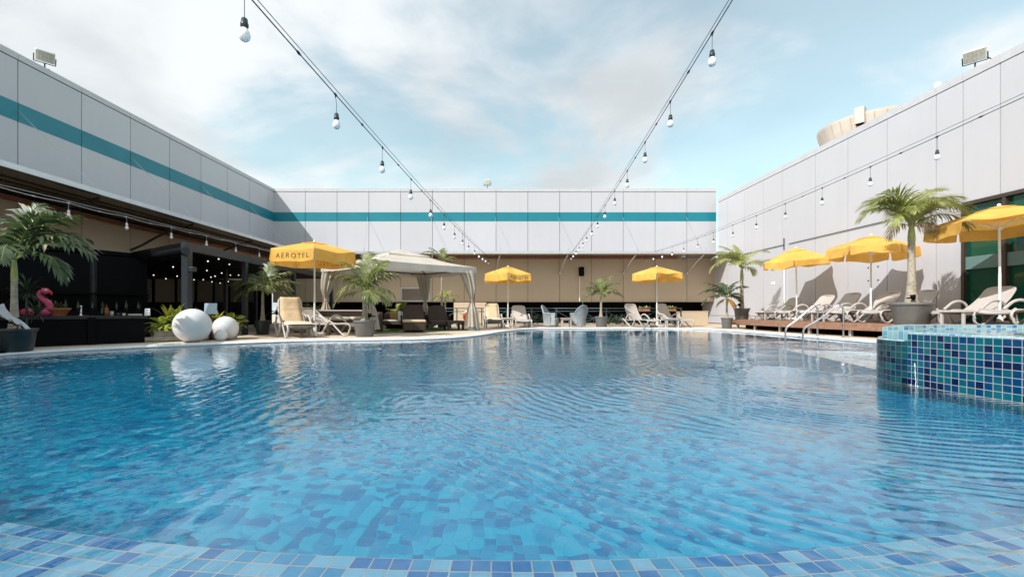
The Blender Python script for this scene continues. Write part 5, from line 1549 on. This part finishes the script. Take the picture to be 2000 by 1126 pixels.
# ------------------------------------------------------------------ the person in the bar room
def person():
    import bmesh
    t_ = thing("person", "person in a pale shirt sitting behind the dark bar glazing", "person", (-12.95, 19.1, 0), R(60))
    J = {"pel":(0,0,.66),"sp1":(0,.01,.86),"chest":(0,.02,1.06),"neck":(0,.01,1.21),"head":(0,-.02,1.30),"crown":(0,-.02,1.42),
         "sl":(.17,.02,1.13),"el":(.22,-.06,.87),"wl":(.14,-.28,.80),"sr":(-.17,.02,1.13),"er":(-.22,-.06,.87),"wr":(-.14,-.28,.80),
         "hl":(.09,0,.64),"kl":(.11,-.42,.63),"al":(.11,-.44,.22),"fl":(.11,-.60,.17),"hr":(-.09,0,.64),"kr":(-.11,-.42,.63),"ar":(-.11,-.44,.22),"fr":(-.11,-.60,.17)}
    Rr = {"pel":.13,"sp1":.115,"chest":.13,"neck":.052,"head":.078,"crown":.06,"sl":.06,"el":.042,"wl":.03,"sr":.06,"er":.042,"wr":.03,"hl":.085,"kl":.06,"al":.04,"fl":.03,"hr":.085,"kr":.06,"ar":.04,"fr":.03}
    ed = [("pel","sp1"),("sp1","chest"),("chest","neck"),("neck","head"),("head","crown"),("chest","sl"),("sl","el"),("el","wl"),("chest","sr"),("sr","er"),("er","wr"),("pel","hl"),("hl","kl"),("kl","al"),("al","fl"),("pel","hr"),("hr","kr"),("kr","ar"),("ar","fr")]
    for s, w in ((1,"wl"),(-1,"wr")):                  # palm and five fingers
        b = Vector(J[w]); J[w+"p"] = tuple(b+Vector((-.01*s,-.07,-.01))); Rr[w+"p"] = .026; ed.append((w, w+"p"))
        for k in range(4):
            l = (.066,.078,.072,.055)[k]; o = (-.027+.018*k)*s
            J[f"{w}a{k}"] = tuple(b+Vector((o,-.10-l*.5,-.012))); J[f"{w}b{k}"] = tuple(b+Vector((o,-.10-l,-.035))); Rr[f"{w}a{k}"] = .009; Rr[f"{w}b{k}"] = .007
            ed += [(w+"p", f"{w}a{k}"), (f"{w}a{k}", f"{w}b{k}")]
        J[w+"t"] = tuple(b+Vector((-.045*s,-.07,.0))); J[w+"u"] = tuple(b+Vector((-.06*s,-.10,-.01))); Rr[w+"t"] = .010; Rr[w+"u"] = .008
        ed += [(w, w+"t"), (w+"t", w+"u")]
    ks = list(J); me = bpy.data.meshes.new("body"); me.from_pydata([J[k] for k in ks], [(ks.index(a), ks.index(b)) for a, b in ed], [])
    o = bpy.data.objects.new("body", me); COL.objects.link(o); o.parent = t_
    md = o.modifiers.new("skin", 'SKIN'); sv = me.skin_vertices[0].data
    for i, k in enumerate(ks): sv[i].radius = (Rr[k], Rr[k]); sv[i].use_root = (k == "pel")
    o.modifiers.new("sub", 'SUBSURF').render_levels = 2
    me.materials.append(m_skin)
    mb = MB(); mb.sphere((0,.015,1.385), .098, 20, 0, 1.05); mb.lathe([(.10,1.27),(.105,1.33),(.09,1.38)], (0,.03,0), 16); mb.build("hair", m_hair, t_)
    mb = MB(); mb.lathe([(.15,.62),(.155,.75),(.15,.9),(.165,1.02),(.155,1.12),(.10,1.18),(.065,1.20)], (0,.012,0), 22)
    for s in (-1,1): mb.tube([(s*.13,.02,1.13),(s*.19,.01,1.08),(s*.215,-.03,.95),(s*.22,-.06,.87)], [.085,.075,.062,.056], 12)
    mb.build("shirt", m_shirt, t_)
    mb = MB()
    for s in (-1,1): mb.tube(spline([(s*.07,.04,.65),(s*.10,-.2,.66),(s*.11,-.42,.64),(s*.11,-.45,.45),(s*.11,-.44,.22)],3), .085, 12)
    mb.build("trousers", m_hair, t_)
    mb = MB()
    for s in (-1,1): mb.sphere((s*.030,-.095,1.345), .012, 8)
    mb.sphere((0,-.106,1.315), .014, 8); mb.box((-.022,-.098,1.278),(.022,-.09,1.286)); mb.build("face", m_skin, t_)
    st_ = thing("bar_stool", "dark bar stool under the person in the bar room", "stool", (-12.95, 19.1, 0))
    mb = MB(); mb.lathe([(.18,.50),(.2,.51),(.2,.54),(.17,.56)], (0,0,0), 20); mb.build("seat", m_black, st_)
    for q in range(4):
        a = PI/4+q*PI/2; mb = MB(); mb.tube([(.22*math.cos(a),.22*math.sin(a),.01),(.13*math.cos(a),.13*math.sin(a),.51)], .014, 6); mb.build("leg", m_black, st_)
person()
bpy.context.view_layer.update()
